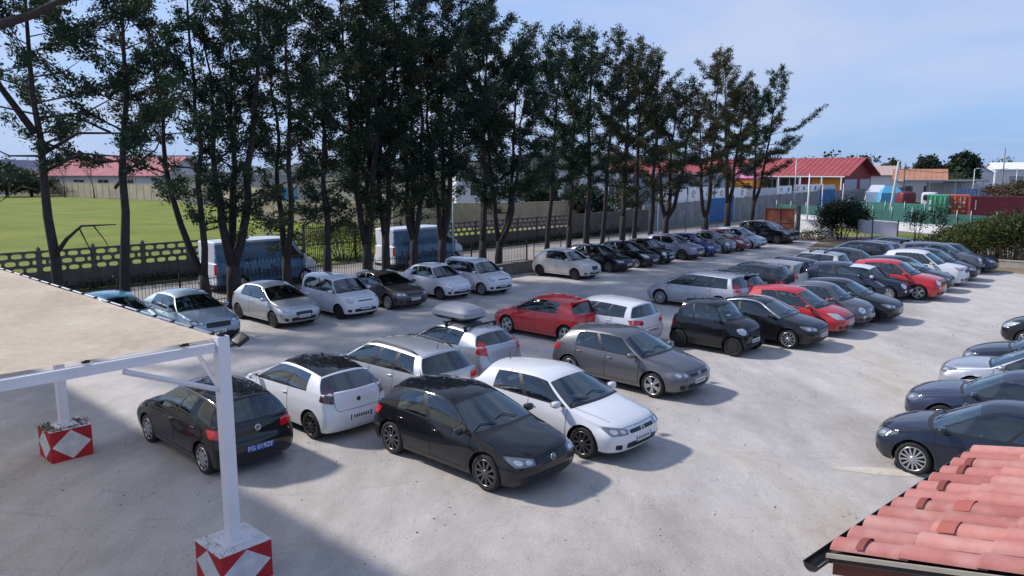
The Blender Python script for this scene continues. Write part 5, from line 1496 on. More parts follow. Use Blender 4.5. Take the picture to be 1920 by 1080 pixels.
# tarp fence
a = ground(1606, 452); b = ground(1634, 456); c_ = ground(1681, 460)
root = empty('tarp_fence', a); tag(root, 'white sheeting stretched between dark posts right of the bush', 'fence')
for p, q in ((a, b), (b, c_)):
    m = MB(); m.add([p-a+Vector((0,0,.75)), q-a+Vector((0,0,.65)), q-a+Vector((0,0,1.75)), p-a+Vector((0,0,1.8))], [(0,1,2,3)])
    m.build('sheet', plain('lilac_sheeting', (.55, .55, .62), .7, vary=.08), root)
for p in (a, b, c_):
    m = MB(); m.tube([p-a, p-a+Vector((0,0,1.95))], .05, 6); m.build('post', plain('dark_wood', (.10, .08, .07), .9), root)
# vegetation on the right
bush('entrance_bush', ground(1577, 449), 1.75, 1.5, 2.95, 11, 'dark rounded bush beside the entrance with reddish tips', L_DARK, n=170, nl=70, leaf=.2, group='bushes by the entrance road')
bush('entrance_bush', ground(1528, 450), 2.2, 1.0, .8, 12, 'low scrub at the foot of the short white wall', L_BUSH, n=40, nl=24, leaf=.16, group='bushes by the entrance road')
HB = [(1790, 478, 1.6, 1.55, 'leftmost bush of the roadside hedge behind the last cars'), (1824, 484, 1.8, 2.0, 'second bush of the roadside hedge, olive green'), (1858, 490, 2.0, 2.35, 'third and yellower bush of the roadside hedge'), (1893, 494, 2.2, 2.8, 'tall dense bush of the roadside hedge near the picture edge'), (1938, 498, 2.4, 3.0, 'rightmost bush of the roadside hedge, cut by the picture edge')]
for k, (px, py, r, h, lab) in enumerate(HB):
    bush('hedge_bush', ground(px, py), r, 1.4, h, 20+k, lab, L_BUSH if k != 0 else leaf_mat('grey_green_foliage', (.03, .05, .02), (.07, .09, .035), (.13, .13, .06), 1.2), n=120, nl=50, leaf=.19, stems=26, z0=.34, group='bushes of the roadside hedge', stemm=M_TWIG)
for k, (px, py, h, lab) in enumerate(((1716, 462, 2.6, 'small sapling with a tuft of leaves before the low white wall'), (1757, 466, 2.9, 'thin sapling left of the roadside hedge'))):
    bush('sapling', ground(px, py), .75, .6, h, 30+k, lab, L_DARK, 'tree', n=26, nl=26, leaf=.17, stems=3, z0=.5, group='saplings by the side road')
m = MB(); p0 = W(51.5, -6.2); m.box(0, 12, -.2, .2, 0, .38)
for k in range(6): m.box(k*2+.02, k*2+1.98, -.22, .22, .38, .44)
o = m.build('low_kerb_wall', plain('stone_kerb', (.40, .36, .30), .9, vary=.2), None, ground(1868, 500), ANG_A); tag(o, 'low stone kerb wall at the foot of the roadside hedge', 'wall')

# distant trees, hills, sheds
def far_tree(px, d, w_, h, seed, label, z0=.1, group='distant trees on the skyline', mat=None, n=90):
    p = Vector(((px-960)/F_PX*d, d, 0)); rs = random.Random(seed); nrs = np.random.RandomState(seed)
    root = empty('distant_tree', p); tag(root, label, 'tree', group)
    m = MB(); m.tube([(0,0,0),(0,0,h*.5)], [.35,.2], 6); m.build('trunk', M_BARK, root)
    cl = []
    for k in range(n):
        v = Vector((rs.gauss(0,1), rs.gauss(0,1), rs.gauss(0,1))).normalized()*rs.uniform(.55, 1)
        cl.append((v.x*w_/2*(1+.15*math.sin(3*v.z+seed)), v.y*w_/2, h*(z0+(1-z0)*.5)+v.z*h*(1-z0)*.46))
    share('crown', leaf_mesh('crown', cl, (w_*.07, w_*.07, h*.05), 60, h*.09, h*.05, mat or L_FAR, nrs, .2), root)
FT = [(1729, 205, 7.0, 10.0, 'left round crowned tree on the skyline above the containers'), (1798, 200, 7.2, 11.2, 'right and tallest round tree on the skyline above the containers'), (1765, 215, 8, 8.0, 'dark tree between the two round skyline trees'),
      (1760, 190, 15, 5.8, 'low dark tree mass under the two round skyline trees'), (1664, 240, 5, 9.6, 'small pointed tree on the skyline above the leaning pole'), (1692, 230, 6, 7.0, 'low tree right of the leaning pole top')]
for k, (px, d, w_, h, lab) in enumerate(FT): far_tree(px, d, w_, h, 60+k, lab)
for k, (px, d, w_, h, lab) in enumerate(((20, 170, 12, 7.5, 'dark bushy tree low at the left edge before the white hall'), (66, 172, 9, 6.0, 'dark shrub left of the first big trunk beyond the field'), (140, 176, 14, 2.6, 'dark shrubs along the beige wall foot'), (1010, 92, 5, 6.5, 'leafy tree standing by the tan wall, seen between trunks'), (1100, 84, 4.5, 4.4, 'green tree behind the openwork fence right end'), (1162, 82, 5, 3.6, 'yellowish shrub behind the dark concrete wall'))):
    far_tree(px, d, w_, h, 80+k, lab, group='trees and shrubs beyond the fences', n=60)
nrs = np.random.RandomState(5)
def treeline(name, x0, x1, d, h, seed, mat):
    rs = np.random.RandomState(seed); xs = np.arange(x0, x1, 3.0)
    hh = h*(.72+.28*np.sin(xs*.021+seed)+.22*np.sin(xs*.067+2*seed)+.12*rs.normal(size=len(xs)))
    cs = [(x+rs.uniform(-1.5, 1.5), d+rs.uniform(-8, 8), f_*max(2, q)) for x, q in zip(xs, hh) for f_ in (.1, .3, .5, .7, .88)]
    o = share(name, leaf_mesh(name, cs, (1.5, 2.2, .6), 24, 1.3, .8, mat, rs, .1), None); tag(o, kind='stuff')
treeline('far_woods', -420, 420, 420, 11, 1, L_FAR)
treeline('far_woods', 130, 260, 300, 6, 3, L_FAR)
treeline('far_woods', -330, -120, 330, 13, 4, L_FAR)
treeline('far_woods', 78, 128, 260, 9.5, 6, L_FAR)
M_HILL = plain('wooded_hill', (.035, .055, .05), .95, vary=.3, vscale=.02)
m = MB(); vs = []; nx = 80
for i in range(nx+1):
    x = -900+1800*i/nx; hz = 18+9*math.sin(x*.006+1)+5*math.sin(x*.021)
    vs += [(x, 880, -1), (x, 960, hz), (x, 1100, -1)]
m.add(vs, [(3*i+j, 3*(i+1)+j, 3*(i+1)+j+1, 3*i+j+1) for i in range(nx) for j in range(2)], 0, True); o = m.build('hills', M_HILL, fix=True); tag(o, kind='structure')
gable('white_shed', Vector((160, 250, 0)), -.35, 26, 16, 6.4, 8.6, M_WH, plain('white_roof', (.74, .76, .80), .6), 'left white industrial shed on the right skyline', .5, openings=((6, 0.2, 4, 4, 'door', M_GR), (16, .2, 4, 4, 'door', M_GR)))
gable('white_shed', Vector((182, 236, 0)), -.35, 30, 16, 6.4, 8.4, M_WH, plain('white_roof', (.74, .76, .80), .6), 'right white industrial shed at the picture edge', .5, openings=((6, 0.2, 4, 4, 'door', M_GR), (16, .2, 4, 4, 'door', M_GR)))
gable('grey_gabled_house', Vector((148, 232, 0)), 1.0, 9, 9, 5.2, 8.0, plain('grey_blue_wall', (.30, .33, .42), .8), plain('slate_roof', (.22, .24, .32), .7), 'grey gabled house in front of the white sheds', .3, openings=((4.5, 1, 1.5, 1.5, 'window', None),))
far_tree(1915, 105, 10, 4.6, 99, 'reddish brown scrub behind the maroon container', group='trees and shrubs beyond the fences', mat=leaf_mat('rusty_scrub', (.06, .05, .03), (.12, .09, .05), (.20, .11, .07), .4))
# people-free yard clutter: dark red and white upright things near the second mesh
m = MB(); m.rbox((0, 0, 1.4), (1.1, 1.0, 1.4), .35); o = m.build('storage_tank', plain('maroon_tank', (.16, .02, .03), .5), None, Vector(((1694-960)/F_PX*108, 108, 0))); tag(o, 'dark red rounded tank right of the leaning pole', 'tank')
root = empty('parked_truck', Vector(((1738-960)/F_PX*110, 110, 0)), .9); tag(root, 'small white truck cab standing left of the green container', 'truck')
m = MB(); m.rbox((0, 0, 1.5), (1.0, 1.0, 1.15), .3); m.build('cab', M_WH, root); m = MB(); m.rbox((.0, -.97, 1.9), (.8, .08, .4), .3); m.rbox((-.97, 0, 1.9), (.08, .7, .4), .3); m.build('windscreen', M_GLASSD, root)
m = MB(); m.box(.9, 4.5, -.9, .9, .7, .95); m.build('chassis', BLACK, root)
for x in (0, 3.6):
    for y in (-.85, .85): m = MB(); m.lathe([(.0,-.12),(.42,-.12),(.45,0),(.42,.12),(0,.12)], 14, 'y', (x, y, .45)); m.build('wheel', TYRE, root)

# ---------------------------------------------------------------- shade canopy
M_FAB = ground_mat('canopy_fabric', [(.3, (.70, .57, .42)), (.5, (.82, .70, .53)), (.7, (.90, .79, .62))], .5, bump=.05, fine=6, streak=False)
nt_ = M_FAB.node_tree; bs_ = nt_.nodes['Principled BSDF']; tl_ = N(nt_, 'ShaderNodeBsdfTranslucent'); tp_ = N(nt_, 'ShaderNodeBsdfTransparent')
tl_.inputs['Color'].default_value = (.88, .82, .72, 1)
m1_ = N(nt_, 'ShaderNodeMixShader'); m1_.inputs[0].default_value = .5; m2_ = N(nt_, 'ShaderNodeMixShader'); m2_.inputs[0].default_value = .0
nt_.links.new(bs_.outputs[0], m1_.inputs[1]); nt_.links.new(tl_.outputs[0], m1_.inputs[2]); nt_.links.new(m1_.outputs[0], m2_.inputs[1]); nt_.links.new(tp_.outputs[0], m2_.inputs[2])
nt_.links.new(m2_.outputs[0], nt_.nodes['Material Output'].inputs['Surface'])
TC, NC = 4.56, -9.43
ZC = 3.34
root = empty('shade_canopy', W(TC, NC), ANG_R); tag(root, 'beige fabric shade canopy on white steel posts over the left parking bays', 'canopy')
# local: +x along rows (R), +y = -A (away to the upper left)
m = MB(); nx, ny = 36, 48; Wx, Wy = 11.0, 26.0; vs = []
for i in range(nx+1):
    for j in range(ny+1):
        x = .02-Wx*i/nx; y = .05+Wy*j/ny
        sag = -.10*math.sin(PI*min(1, (-x+.02)/5.5 % 1.0))*abs(math.sin(PI*y/6.55))
        wr = .012*math.sin(y*5.1+x*1.7)+.010*math.sin(x*4.3-y*2.0+1)
        wr *= min(1, -x/.6+.02)*min(1, y/.6)
        edge = .035*abs(math.sin(PI*y/.62)) if i == 0 else 0
        vs.append((x-edge, y, ZC+.07+sag+wr))
m.add(vs, [(i*(ny+1)+j, (i+1)*(ny+1)+j, (i+1)*(ny+1)+j+1, i*(ny+1)+j+1) for i in range(nx) for j in range(ny)], 0, True)
o = m.build('fabric', M_FAB, root)
M_POST = plain('white_steel_paint', (.70, .70, .74), .45, vary=.08, vscale=1.5)
m = MB(); m.box(-Wx, -.10, -.035, .055, ZC-.105, ZC+.02); m.box(-Wx, -.10, -.045, -.035, ZC-.02, ZC+.0); m.build('front_beam', M_POST, root)
m = MB(); m.box(-.08, .0, .10, Wy, ZC-.10, ZC+.02); m.build('side_beam', M_POST, root)
for k in range(1, 5):
    m = MB(); m.box(-Wx, -.08, k*6.5-.04, k*6.5+.04, ZC-.10, ZC+.0); m.build('cross_beam', M_POST, root)
for x in (-5.5, -10.9):
    m = MB(); m.box(x-.04, x+.04, .06, Wy, ZC-.10, ZC-.005); m.build('rafter', M_POST, root)
m = MB(); m.tube([(.045, y, ZC+.075+.0*y) for y in (0, 6, 12, 18, 24, 26)], .014, 5); m.build('edge_rope', WHITE_P, root)
m = MB()
y = .3
m.rbox((0, 0, 0), (.035, .05, .022), .6, n=3); clip_me = m.mesh('clip', [BLACK])
while y < 25: share('clip', clip_me, root, (.03, y, ZC+.085)); y += .62
x = -.5
while x > -10: share('clip', clip_me, root, (x, 0, ZC+.06), (0, 0, PI/2)); x -= 1.15
def canopy_post(y, top, x=0.0, h=.54):
    m = MB(); m.box(x-.08, x+.08, y-.08, y+.08, h+.01, top); m.build('post', M_POST, root)
    m = MB(); m.box(x-.20, x+.20, y-.20, y+.20, h+.004, h+.021)
    for sx in (-.15, .15):
        for sy in (-.15, .15): m.lathe([(.02, 0), (.02, .03), (0, .035)], 6, 'z', (x+sx, y+sy, h+.021))
    m.build('base_plate', M_POST, root)
canopy_post(0, ZC+.10); canopy_post(6.8, ZC-.10, -.04, .62); canopy_post(13, ZC-.10); canopy_post(19.5, ZC-.10)
def brace(a, b):
    m = MB(); m.tube([a, b], .036, 4, smooth=False); m.build('brace', M_POST, root)
brace((-.08, -.0, ZC-.62), (-1.25, -.0, ZC-.14)); brace((-.03, .08, ZC-.62), (-.03, .85, ZC-.12))
for y in (6.5, 13): brace((-.03, y+.08, ZC-.62), (-.03, y+.85, ZC-.12)); brace((-.03, y-.08, ZC-.62), (-.03, y-.85, ZC-.12))
m = MB(); m.rbox((.0, 0, ZC+.12), (.05, .05, .03), .5, n=4); m.build('post_cap', BLACK, root)
# floodlight
fl = empty('flood_light', W(TC+.085, NC, ZC+.0), ANG_R); tag(fl, 'black floodlight fixed to the right of the canopy post top', 'lamp')
m = MB(); m.box(0, .10, -.012, .012, -.07, -.04); m.tube([(.09, 0, -.055), (.13, 0, -.01)], .012, 5); m.build('bracket', BLACK, fl)
m = MB(); M = Matrix.Translation((.19, 0, .0)) @ Matrix.Rotation(-.5, 4, 'Y') @ Matrix.Rotation(.3, 4, 'X')
m.rbox((0, 0, 0), (.10, .085, .035), .35, M=M); m.build('housing', BLACK, fl)
m = MB(); m.box(-.08, .08, -.065, .065, -.040, -.034, M=M); m.build('lens', SEAM, fl)
# red and white ballast blocks
M_REDP = plain('red_block_paint', (.40, .012, .018), .7, vary=.3, vscale=4, bump=.2)
M_WHP = plain('white_block_paint', (.58, .58, .60), .75, vary=.2, vscale=5, bump=.3, bscale=30)
def ballast(t, n, label, s=.37, h=.54):
    root = empty('ballast_block', W(t, n), ANG_R); tag(root, label, 'concrete block', 'red and white painted canopy footings')
    m = MB(); m.box(-s, s, -s, s, 0, h)
    m.build('block', [M_REDP], root)
    m = MB(); m.box(-s-.006, s+.006, -s-.006, s+.006, h, h+.004)
    m.build('painted_top', M_WHP, root)
    m = MB()
    for k in range(4):
        M = Matrix.Rotation(k*PI/2, 4, 'Z')
        m.add([M @ Vector(p) for p in ((-s+.02, -s-.003, h/2), (0, -s-.003, .02), (s-.02, -s-.003, h/2), (0, -s-.003, h-.015))], [(0,1,2,3)])
        w_ = .012
        for c_ in (-s, s-.0): pass
    m.build('diamonds', M_WHP, root)
    rs = np.random.RandomState(int(t*100+n*10)); cs = [(rs.uniform(-s, s), rs.uniform(-s, s)*.9, h+.012) for _ in range(60)]
    return root, cs, rs
r1, cs, rs1 = ballast(TC, NC, 'red block with white diamonds under the near canopy post, cut by the frame')
r2, cs2, rs2 = ballast(TC-.04, NC-6.8, 'red block with white diamonds under the farther canopy post, leaf litter on top', h=.62)
o = share('leaf_litter', leaf_mesh('leaf_litter', cs2, (.05, .05, .008), 14, .05, .02, plain('dry_leaves', (.13, .10, .05), .9, vary=.4), rs2, 0), None, loc=r2.location); o.rotation_euler = (0, 0, ANG_R); tag(o, kind='stuff')
o = share('leaf_litter', leaf_mesh('leaf_litter', [c for c in cs if c[0] < 0][:14], (.04, .04, .004), 7, .03, .012, MATS['dry_leaves'], rs1, 0), None, loc=r1.location); o.rotation_euler = (0, 0, ANG_R); tag(o, kind='stuff')

# ---------------------------------------------------------------- tiled roof in the near right corner
M_TILE, nt_, bs_ = new_mat('pale_red_tile')
tc_ = N(nt_, 'ShaderNodeTexCoord'); mp_ = N(nt_, 'ShaderNodeMapping'); mp_.inputs['Scale'].default_value = (4.115, 2.27, .6); nt_.links.new(tc_.outputs['Object'], mp_.inputs['Vector'])
wn_ = N(nt_, 'ShaderNodeTexWhiteNoise'); fl_ = N(nt_, 'ShaderNodeVectorMath', operation='FLOOR'); nt_.links.new(mp_.outputs[0], fl_.inputs[0]); nt_.links.new(fl_.outputs[0], wn_.inputs['Vector'])
cr_ = N(nt_, 'ShaderNodeValToRGB'); e_ = cr_.color_ramp.elements; e_.new(.5); e_[0].color = (.36, .115, .10, 1); e_[1].color = (.44, .165, .145, 1); e_[2].color = (.53, .225, .19, 1); nt_.links.new(wn_.outputs['Value'], cr_.inputs['Fac'])
n1_ = N(nt_, 'ShaderNodeTexNoise'); n1_.inputs['Scale'].default_value = 14; n1_.inputs['Detail'].default_value = 9; n1_.inputs['Roughness'].default_value = .75; nt_.links.new(tc_.outputs['Object'], n1_.inputs['Vector'])
m1_ = N(nt_, 'ShaderNodeMapRange'); m1_.inputs['From Min'].default_value = .50; m1_.inputs['From Max'].default_value = .72; m1_.inputs['To Max'].default_value = .5; nt_.links.new(n1_.outputs['Fac'], m1_.inputs['Value'])
x1_ = N(nt_, 'ShaderNodeMix', data_type='RGBA'); x1_.inputs['B'].default_value = (.22, .10, .085, 1); nt_.links.new(cr_.outputs['Color'], x1_.inputs['A']); nt_.links.new(m1_.outputs[0], x1_.inputs['Factor'])
n2_ = N(nt_, 'ShaderNodeTexNoise'); n2_.inputs['Scale'].default_value = 3; n2_.inputs['Detail'].default_value = 8; nt_.links.new(tc_.outputs['Object'], n2_.inputs['Vector'])
m2_ = N(nt_, 'ShaderNodeMapRange'); m2_.inputs['From Min'].default_value = .48; m2_.inputs['From Max'].default_value = .70; m2_.inputs['To Max'].default_value = .45; nt_.links.new(n2_.outputs['Fac'], m2_.inputs['Value'])
x2_ = N(nt_, 'ShaderNodeMix', data_type='RGBA'); x2_.inputs['B'].default_value = (.55, .36, .32, 1); nt_.links.new(x1_.outputs['Result'], x2_.inputs['A']); nt_.links.new(m2_.outputs[0], x2_.inputs['Factor']); nt_.links.new(x2_.outputs['Result'], bs_.inputs['Base Color'])
bs_.inputs['Roughness'].default_value = .85; bp_ = N(nt_, 'ShaderNodeBump'); bp_.inputs['Strength'].default_value = .35; bp_.inputs['Distance'].default_value = .01; nt_.links.new(n1_.outputs['Fac'], bp_.inputs['Height']); nt_.links.new(bp_.outputs['Normal'], bs_.inputs['Normal'])
M_TILED = plain('brown_tile_vent', (.20, .045, .035), .8, vary=.2)
root = empty('tiled_roof', W(5.02, -1.62, 3.0), math.radians(41)); tag(root, 'pink red barrel tile roof of a low building in the near right corner', 'roof')
# local: +x along eave (R), -y = +A = up the slope
SL = .27; NT = 12; PITCHT = .243; LC = .44; NCOU = 9
rs = random.Random(4)
mt = MB(); md = MB()
def slope(y, extra=0.0): return SL*y+extra
def tile(cx, y0, j, cc_):
    k = 8; r = .088; vs = []
    jx = rs.uniform(-.006, .006); lift = rs.uniform(0, .010)
    for e, (yy, rr_, dz) in enumerate(((y0-.01, r*1.03, .016), (y0+LC+.05, r*.93, .0))):
        for i in range(k+1):
            a = PI*i/k; vs.append((cx+jx-rr_*math.cos(a), -yy, slope(yy)+.012+rr_*.66*math.sin(a)+dz+lift))
    for i in range(k+1):
        a = PI*i/k; rr_ = r*.90; vs.append((cx+jx-rr_*math.cos(a), -(y0-.01), slope(y0)+.006+rr_*.64*math.sin(a)+.012+lift))
    n_ = k+1
    mt.add(vs, [(i, i+1, n_+i+1, n_+i) for i in range(k)], 0, True)
    mt.add(vs, [(i+1, i, 2*n_+i, 2*n_+i+1) for i in range(k)], 0, False)
    # pan to the right of the barrel
    x0, x1 = cx+r*.9, cx+PITCHT-r*.9
    mt.add([(x0, -y0, slope(y0)+.030), ((x0+x1)/2, -y0, slope(y0)+.012), (x1, -y0, slope(y0)+.030), (x0, -(y0+LC+.03), slope(y0+LC+.03)+.016), ((x0+x1)/2, -(y0+LC+.03), slope(y0+LC+.03)-.002), (x1, -(y0+LC+.03), slope(y0+LC+.03)+.016)], [(0,1,4,3),(1,2,5,4)], 0, True)
for c in range(NT):
    for q in range(NCOU): tile(.10+c*PITCHT, q*LC, c, q)
mt.build('tile_covering', M_TILE, root, fix=False)
m = MB()
def clip(c, yy, L_=.10, mi=0):
    k = 8; r = .098; cx = .10+c*PITCHT; vs = []
    for y_ in (yy, yy+L_):
        for i in range(k+1):
            a = PI*(.10+.8*i/k); vs.append((cx-r*math.cos(a), -y_, slope(y_)+.030+r*.70*math.sin(a)))
    m.add(vs, [(i, i+1, k+2+i, k+1+i) for i in range(k)], mi, True)
for c, yy in ((2, .48), (4, .42), (1, 1.05), (3, 1.0)): clip(c, yy, .11, 1)
for c, yy, L_ in ((0, .16, .05), (4, .17, .05), (6, .14, .05), (8, .12, .05), (9, .10, .05), (1, 1.30, .05)): clip(c, yy, L_, 0)
m.build('vent_tiles', [M_TILED, plain('brown_tile', (.36, .10, .075), .8, vary=.1)], root)
m = MB(); LE = NT*PITCHT
M = None
vs = [(-.03, .02, -.06), (LE+.05, .02, -.06), (LE+.05, -3.9, slope(3.9)-.06), (-.03, -3.9, slope(3.9)-.06)]
m.add(vs+[(x, y, z+.05) for x, y, z in vs], [(3,2,1,0),(4,5,6,7),(0,1,5,4),(1,2,6,5),(2,3,7,6),(3,0,4,7)])
m.build('roof_boards', plain('dark_boards', (.035, .025, .02), .85, vary=.2), root)
m = MB(); vs = [(-.045, .01, -.03), (-.03, .01, -.03), (-.03, -3.9, slope(3.9)-.03), (-.045, -3.9, slope(3.9)-.03)]
m.add([(x, y, z+.015) for x, y, z in vs]+[(x, y, z+.045) for x, y, z in vs], [(3,2,1,0),(4,5,6,7),(0,1,5,4),(1,2,6,5),(2,3,7,6),(3,0,4,7)]); m.build('verge_board', plain('pale_verge', (.34, .30, .24), .8, vary=.2), root)
m = MB()
for k in range(5):
    x = .05+k*.75; vs = [(x, -.0, -.17), (x+.08, -.0, -.17), (x+.08, -3.9, slope(3.9)-.17), (x, -3.9, slope(3.9)-.17)]
    m.add(vs+[(a, b, z+.105) for a, b, z in vs], [(3,2,1,0),(4,5,6,7),(0,1,5,4),(1,2,6,5),(2,3,7,6),(3,0,4,7)])
m.build('rafters', plain('brown_rafters', (.14, .045, .03), .8, vary=.2), root)
# gutter
m = MB(); k = 10; vs = []
for x in (-.17, LE+.1):
    for rr_ in (.055, .048):
        for i in range(k+1):
            a = PI+PI*i/k; vs.append((x, .050+rr_*math.cos(a), -.035+rr_*math.sin(a)*1.0))
n_ = k+1
m.add(vs, [(i, i+1, 2*n_+i+1, 2*n_+i) for i in range(k)]+[(n_+i+1, n_+i, 3*n_+i, 3*n_+i+1) for i in range(k)]+[(i, n_+i, n_+i+1, i+1) for i in range(k)], 0, True)
m.add([(-.168, .050+.052*math.cos(PI+PI*i/k), -.035+.052*math.sin(PI+PI*i/k)) for i in range(k+1)], [tuple(range(k+1))], 0)
m.tube([(-.17, -.005, -.033), (LE+.1, -.005, -.033)], .006, 5); m.tube([(-.17, .105, -.033), (LE+.1, .105, -.033)], .006, 5)
m.build('gutter', plain('dark_brown_gutter', (.035, .028, .028), .35, .3), root)
m = MB(); m.box(.45, LE-.2, -3.8, -.75, -3.0, slope(.75)-.18); m.build('wall', plain('brown_cabin_wall', (.12, .075, .05), .85, vary=.2), root)
m = MB(); vs = []; a_ = ground(1560, 878); b_ = ground(1760, 893)
for i in range(15):
    p = a_.lerp(b_, i/14); w_ = .16*math.sin(PI*(i+.3)/14.6); d_ = (b_-a_).normalized(); n_ = Vector((-d_.y, d_.x, 0))
    for k, (o_, z_) in enumerate(((-1, .004), (-.3, .035), (.4, .03), (1.4, .004))): q = p+n_*w_*o_; vs.append((q.x, q.y, z_ if 0 < i < 14 else .004))
m.add(vs, [(i*4+j, (i+1)*4+j, (i+1)*4+j+1, i*4+j+1) for i in range(14) for j in range(3)], 0, True)
o = m.build('sand_ridge', plain('pale_sand', (.56, .50, .42), .95, vary=.15, vscale=6)); tag(o, kind='structure')
rsx = np.random.RandomState(9)
def litter(cs, n, ln, seed_mat='dry_leaves'):
    o = share('leaf_litter', leaf_mesh('leaf_litter', cs, (.12, .12, .004), n, ln, ln*.5, MATS[seed_mat], rsx, 0), None); tag(o, kind='stuff')
gl = ground(1535, 1052, .012); litter([(gl.x+rsx.normal()*.16, gl.y+rsx.normal()*.05, .012) for _ in range(9)], 7, .022)
litter([tuple(W(t_, -27.2+rsx.normal()*.25, .012)) for t_ in np.arange(-4, 60, .22)], 8, .05)
litter([tuple(W(rsx.uniform(0, 48), rsx.uniform(-24, -3), .012)) for _ in range(420)], 2, .045)
MATS['small_stones'] = plain('small_stones', (.20, .185, .17), .9, vary=.5, vscale=3)
litter([tuple(W(rsx.uniform(2, 20), rsx.uniform(-14, 2), .010)) for _ in range(900)], 2, .028, 'small_stones')

# ---------------------------------------------------------------- light, sky, camera
EL, AZ = math.radians(40), math.radians(-70)      # sun: elevation, azimuth from +y towards +x
sd = Vector((math.sin(AZ)*math.cos(EL), math.cos(AZ)*math.cos(EL), math.sin(EL)))
ld = bpy.data.lights.new('sun', 'SUN'); ld.energy = 3.6; ld.angle = math.radians(4); ld.color = (1.0, .94, .87)
lo = bpy.data.objects.new('sun', ld); COL.objects.link(lo); lo.rotation_mode = 'QUATERNION'; lo.rotation_quaternion = sd.to_track_quat('Z', 'Y')
w = bpy.data.worlds.new('World'); scene.world = w; w.use_nodes = True; nt = w.node_tree; bg = nt.nodes['Background']
sk = N(nt, 'ShaderNodeTexSky'); sk.sky_type = 'NISHITA'; sk.sun_disc = False; sk.sun_elevation = EL; sk.sun_rotation = AZ
sk.air_density = .8; sk.dust_density = .1; sk.ozone_density = 4.0; sk.altitude = 0
tc = N(nt, 'ShaderNodeTexCoord'); mp = N(nt, 'ShaderNodeMapping'); mp.inputs['Scale'].default_value = (1.0, 1.0, 4.5); mp.inputs['Rotation'].default_value = (0, .12, 0)
nt.links.new(tc.outputs['Generated'], mp.inputs['Vector'])
nz = N(nt, 'ShaderNodeTexNoise'); nz.inputs['Scale'].default_value = 1.6; nz.inputs['Detail'].default_value = 7; nz.inputs['Roughness'].default_value = .55; nz.inputs['Distortion'].default_value = .6
nt.links.new(mp.outputs[0], nz.inputs['Vector'])
mr = N(nt, 'ShaderNodeMapRange'); mr.inputs['From Min'].default_value = .33; mr.inputs['From Max'].default_value = .66; mr.inputs['To Min'].default_value = .08; mr.inputs['To Max'].default_value = .9
nt.links.new(nz.outputs['Fac'], mr.inputs['Value'])
tint = N(nt, 'ShaderNodeMix', data_type='RGBA', blend_type='MULTIPLY'); tint.inputs['Factor'].default_value = 1.0; tint.inputs['B'].default_value = (.90, .96, 1.10, 1)
nt.links.new(sk.outputs[0], tint.inputs['A'])
# deeper blue low over the land instead of a white horizon
sx = N(nt, 'ShaderNodeSeparateXYZ'); nt.links.new(tc.outputs['Generated'], sx.inputs[0])
hz = N(nt, 'ShaderNodeMapRange'); hz.inputs['From Min'].default_value = .30; hz.inputs['From Max'].default_value = .0; hz.inputs['To Max'].default_value = .95
nt.links.new(sx.outputs['Z'], hz.inputs['Value'])
mh = N(nt, 'ShaderNodeMix', data_type='RGBA'); mh.inputs['B'].default_value = (1.2, 2.2, 4.2, 1)
nt.links.new(tint.outputs['Result'], mh.inputs['A']); nt.links.new(hz.outputs[0], mh.inputs['Factor'])
mx = N(nt, 'ShaderNodeMix', data_type='RGBA'); mx.inputs['B'].default_value = (3.1, 3.6, 4.8, 1)
nt.links.new(mh.outputs['Result'], mx.inputs['A']); nt.links.new(mr.outputs[0], mx.inputs['Factor'])
nt.links.new(mx.outputs['Result'], bg.inputs[0]); bg.inputs[1].default_value = .15
cam = bpy.data.cameras.new('camera'); co = bpy.data.objects.new('camera', cam); COL.objects.link(co)
co.location = (0, 0, CAM_H); co.rotation_euler = (PI/2-PITCH, 0, 0); cam.sensor_width = 36; cam.lens = 36*F_PX/1920; cam.clip_end = 4000; cam.clip_start = .1
scene.camera = co
scene.view_settings.view_transform = 'Standard'; scene.view_settings.look = 'None'; scene.view_settings.exposure = .27; scene.view_settings.gamma = 1
scene.view_settings.use_curve_mapping = False
scene.cycles.use_denoising = True; scene.cycles.max_bounces = 8; scene.cycles.transparent_max_bounces = 12
scene.cycles.sample_clamp_indirect = 8

# ================================================================ CARS
P_BLACK = paint('black_car_paint', (.006, .007, .010), 0, .3)
P_NAVY = paint('dark_navy_paint', (.012, .017, .034), .2)
P_GREYBLUE = paint('slate_blue_paint', (.035, .045, .085), .5)
P_WHITE = paint('white_car_paint', (.70, .72, .76), 0)
P_CREAM = paint('cream_car_paint', (.62, .58, .54), 0)
P_SILVER = paint('silver_car_paint', (.50, .52, .56), .75)
P_ICE = paint('pale_blue_silver_paint', (.34, .43, .50), .7)
P_TEAL = paint('teal_car_paint', (.07, .27, .36), .4)
P_DGREY = paint('dark_grey_paint', (.045, .048, .055), .5)
P_MGREY = paint('mid_grey_paint', (.11, .12, .145), .5)
P_BROWNG = paint('brownish_grey_paint', (.085, .078, .078), .6)
P_GOLFG = paint('warm_grey_paint', (.115, .118, .132), .6)
P_RED = paint('bright_red_paint', (.50, .008, .014), 0)
P_DRED = paint('dark_red_car_paint', (.16, .010, .018), .2)
P_BLUE = paint('royal_blue_paint', (.018, .045, .20), .3)
P_LILAC = paint('lilac_grey_paint', (.26, .25, .37), .6)
P_SKY = paint('pale_sky_paint', (.46, .56, .66), .3)
P_SATIN = paint('satin_black_paint', (.010, .011, .012), 0, .28)
NA, NB, NC_, ND = -24.05, -13.4, -9.1, -3.6
B_ = ANG_A + PI
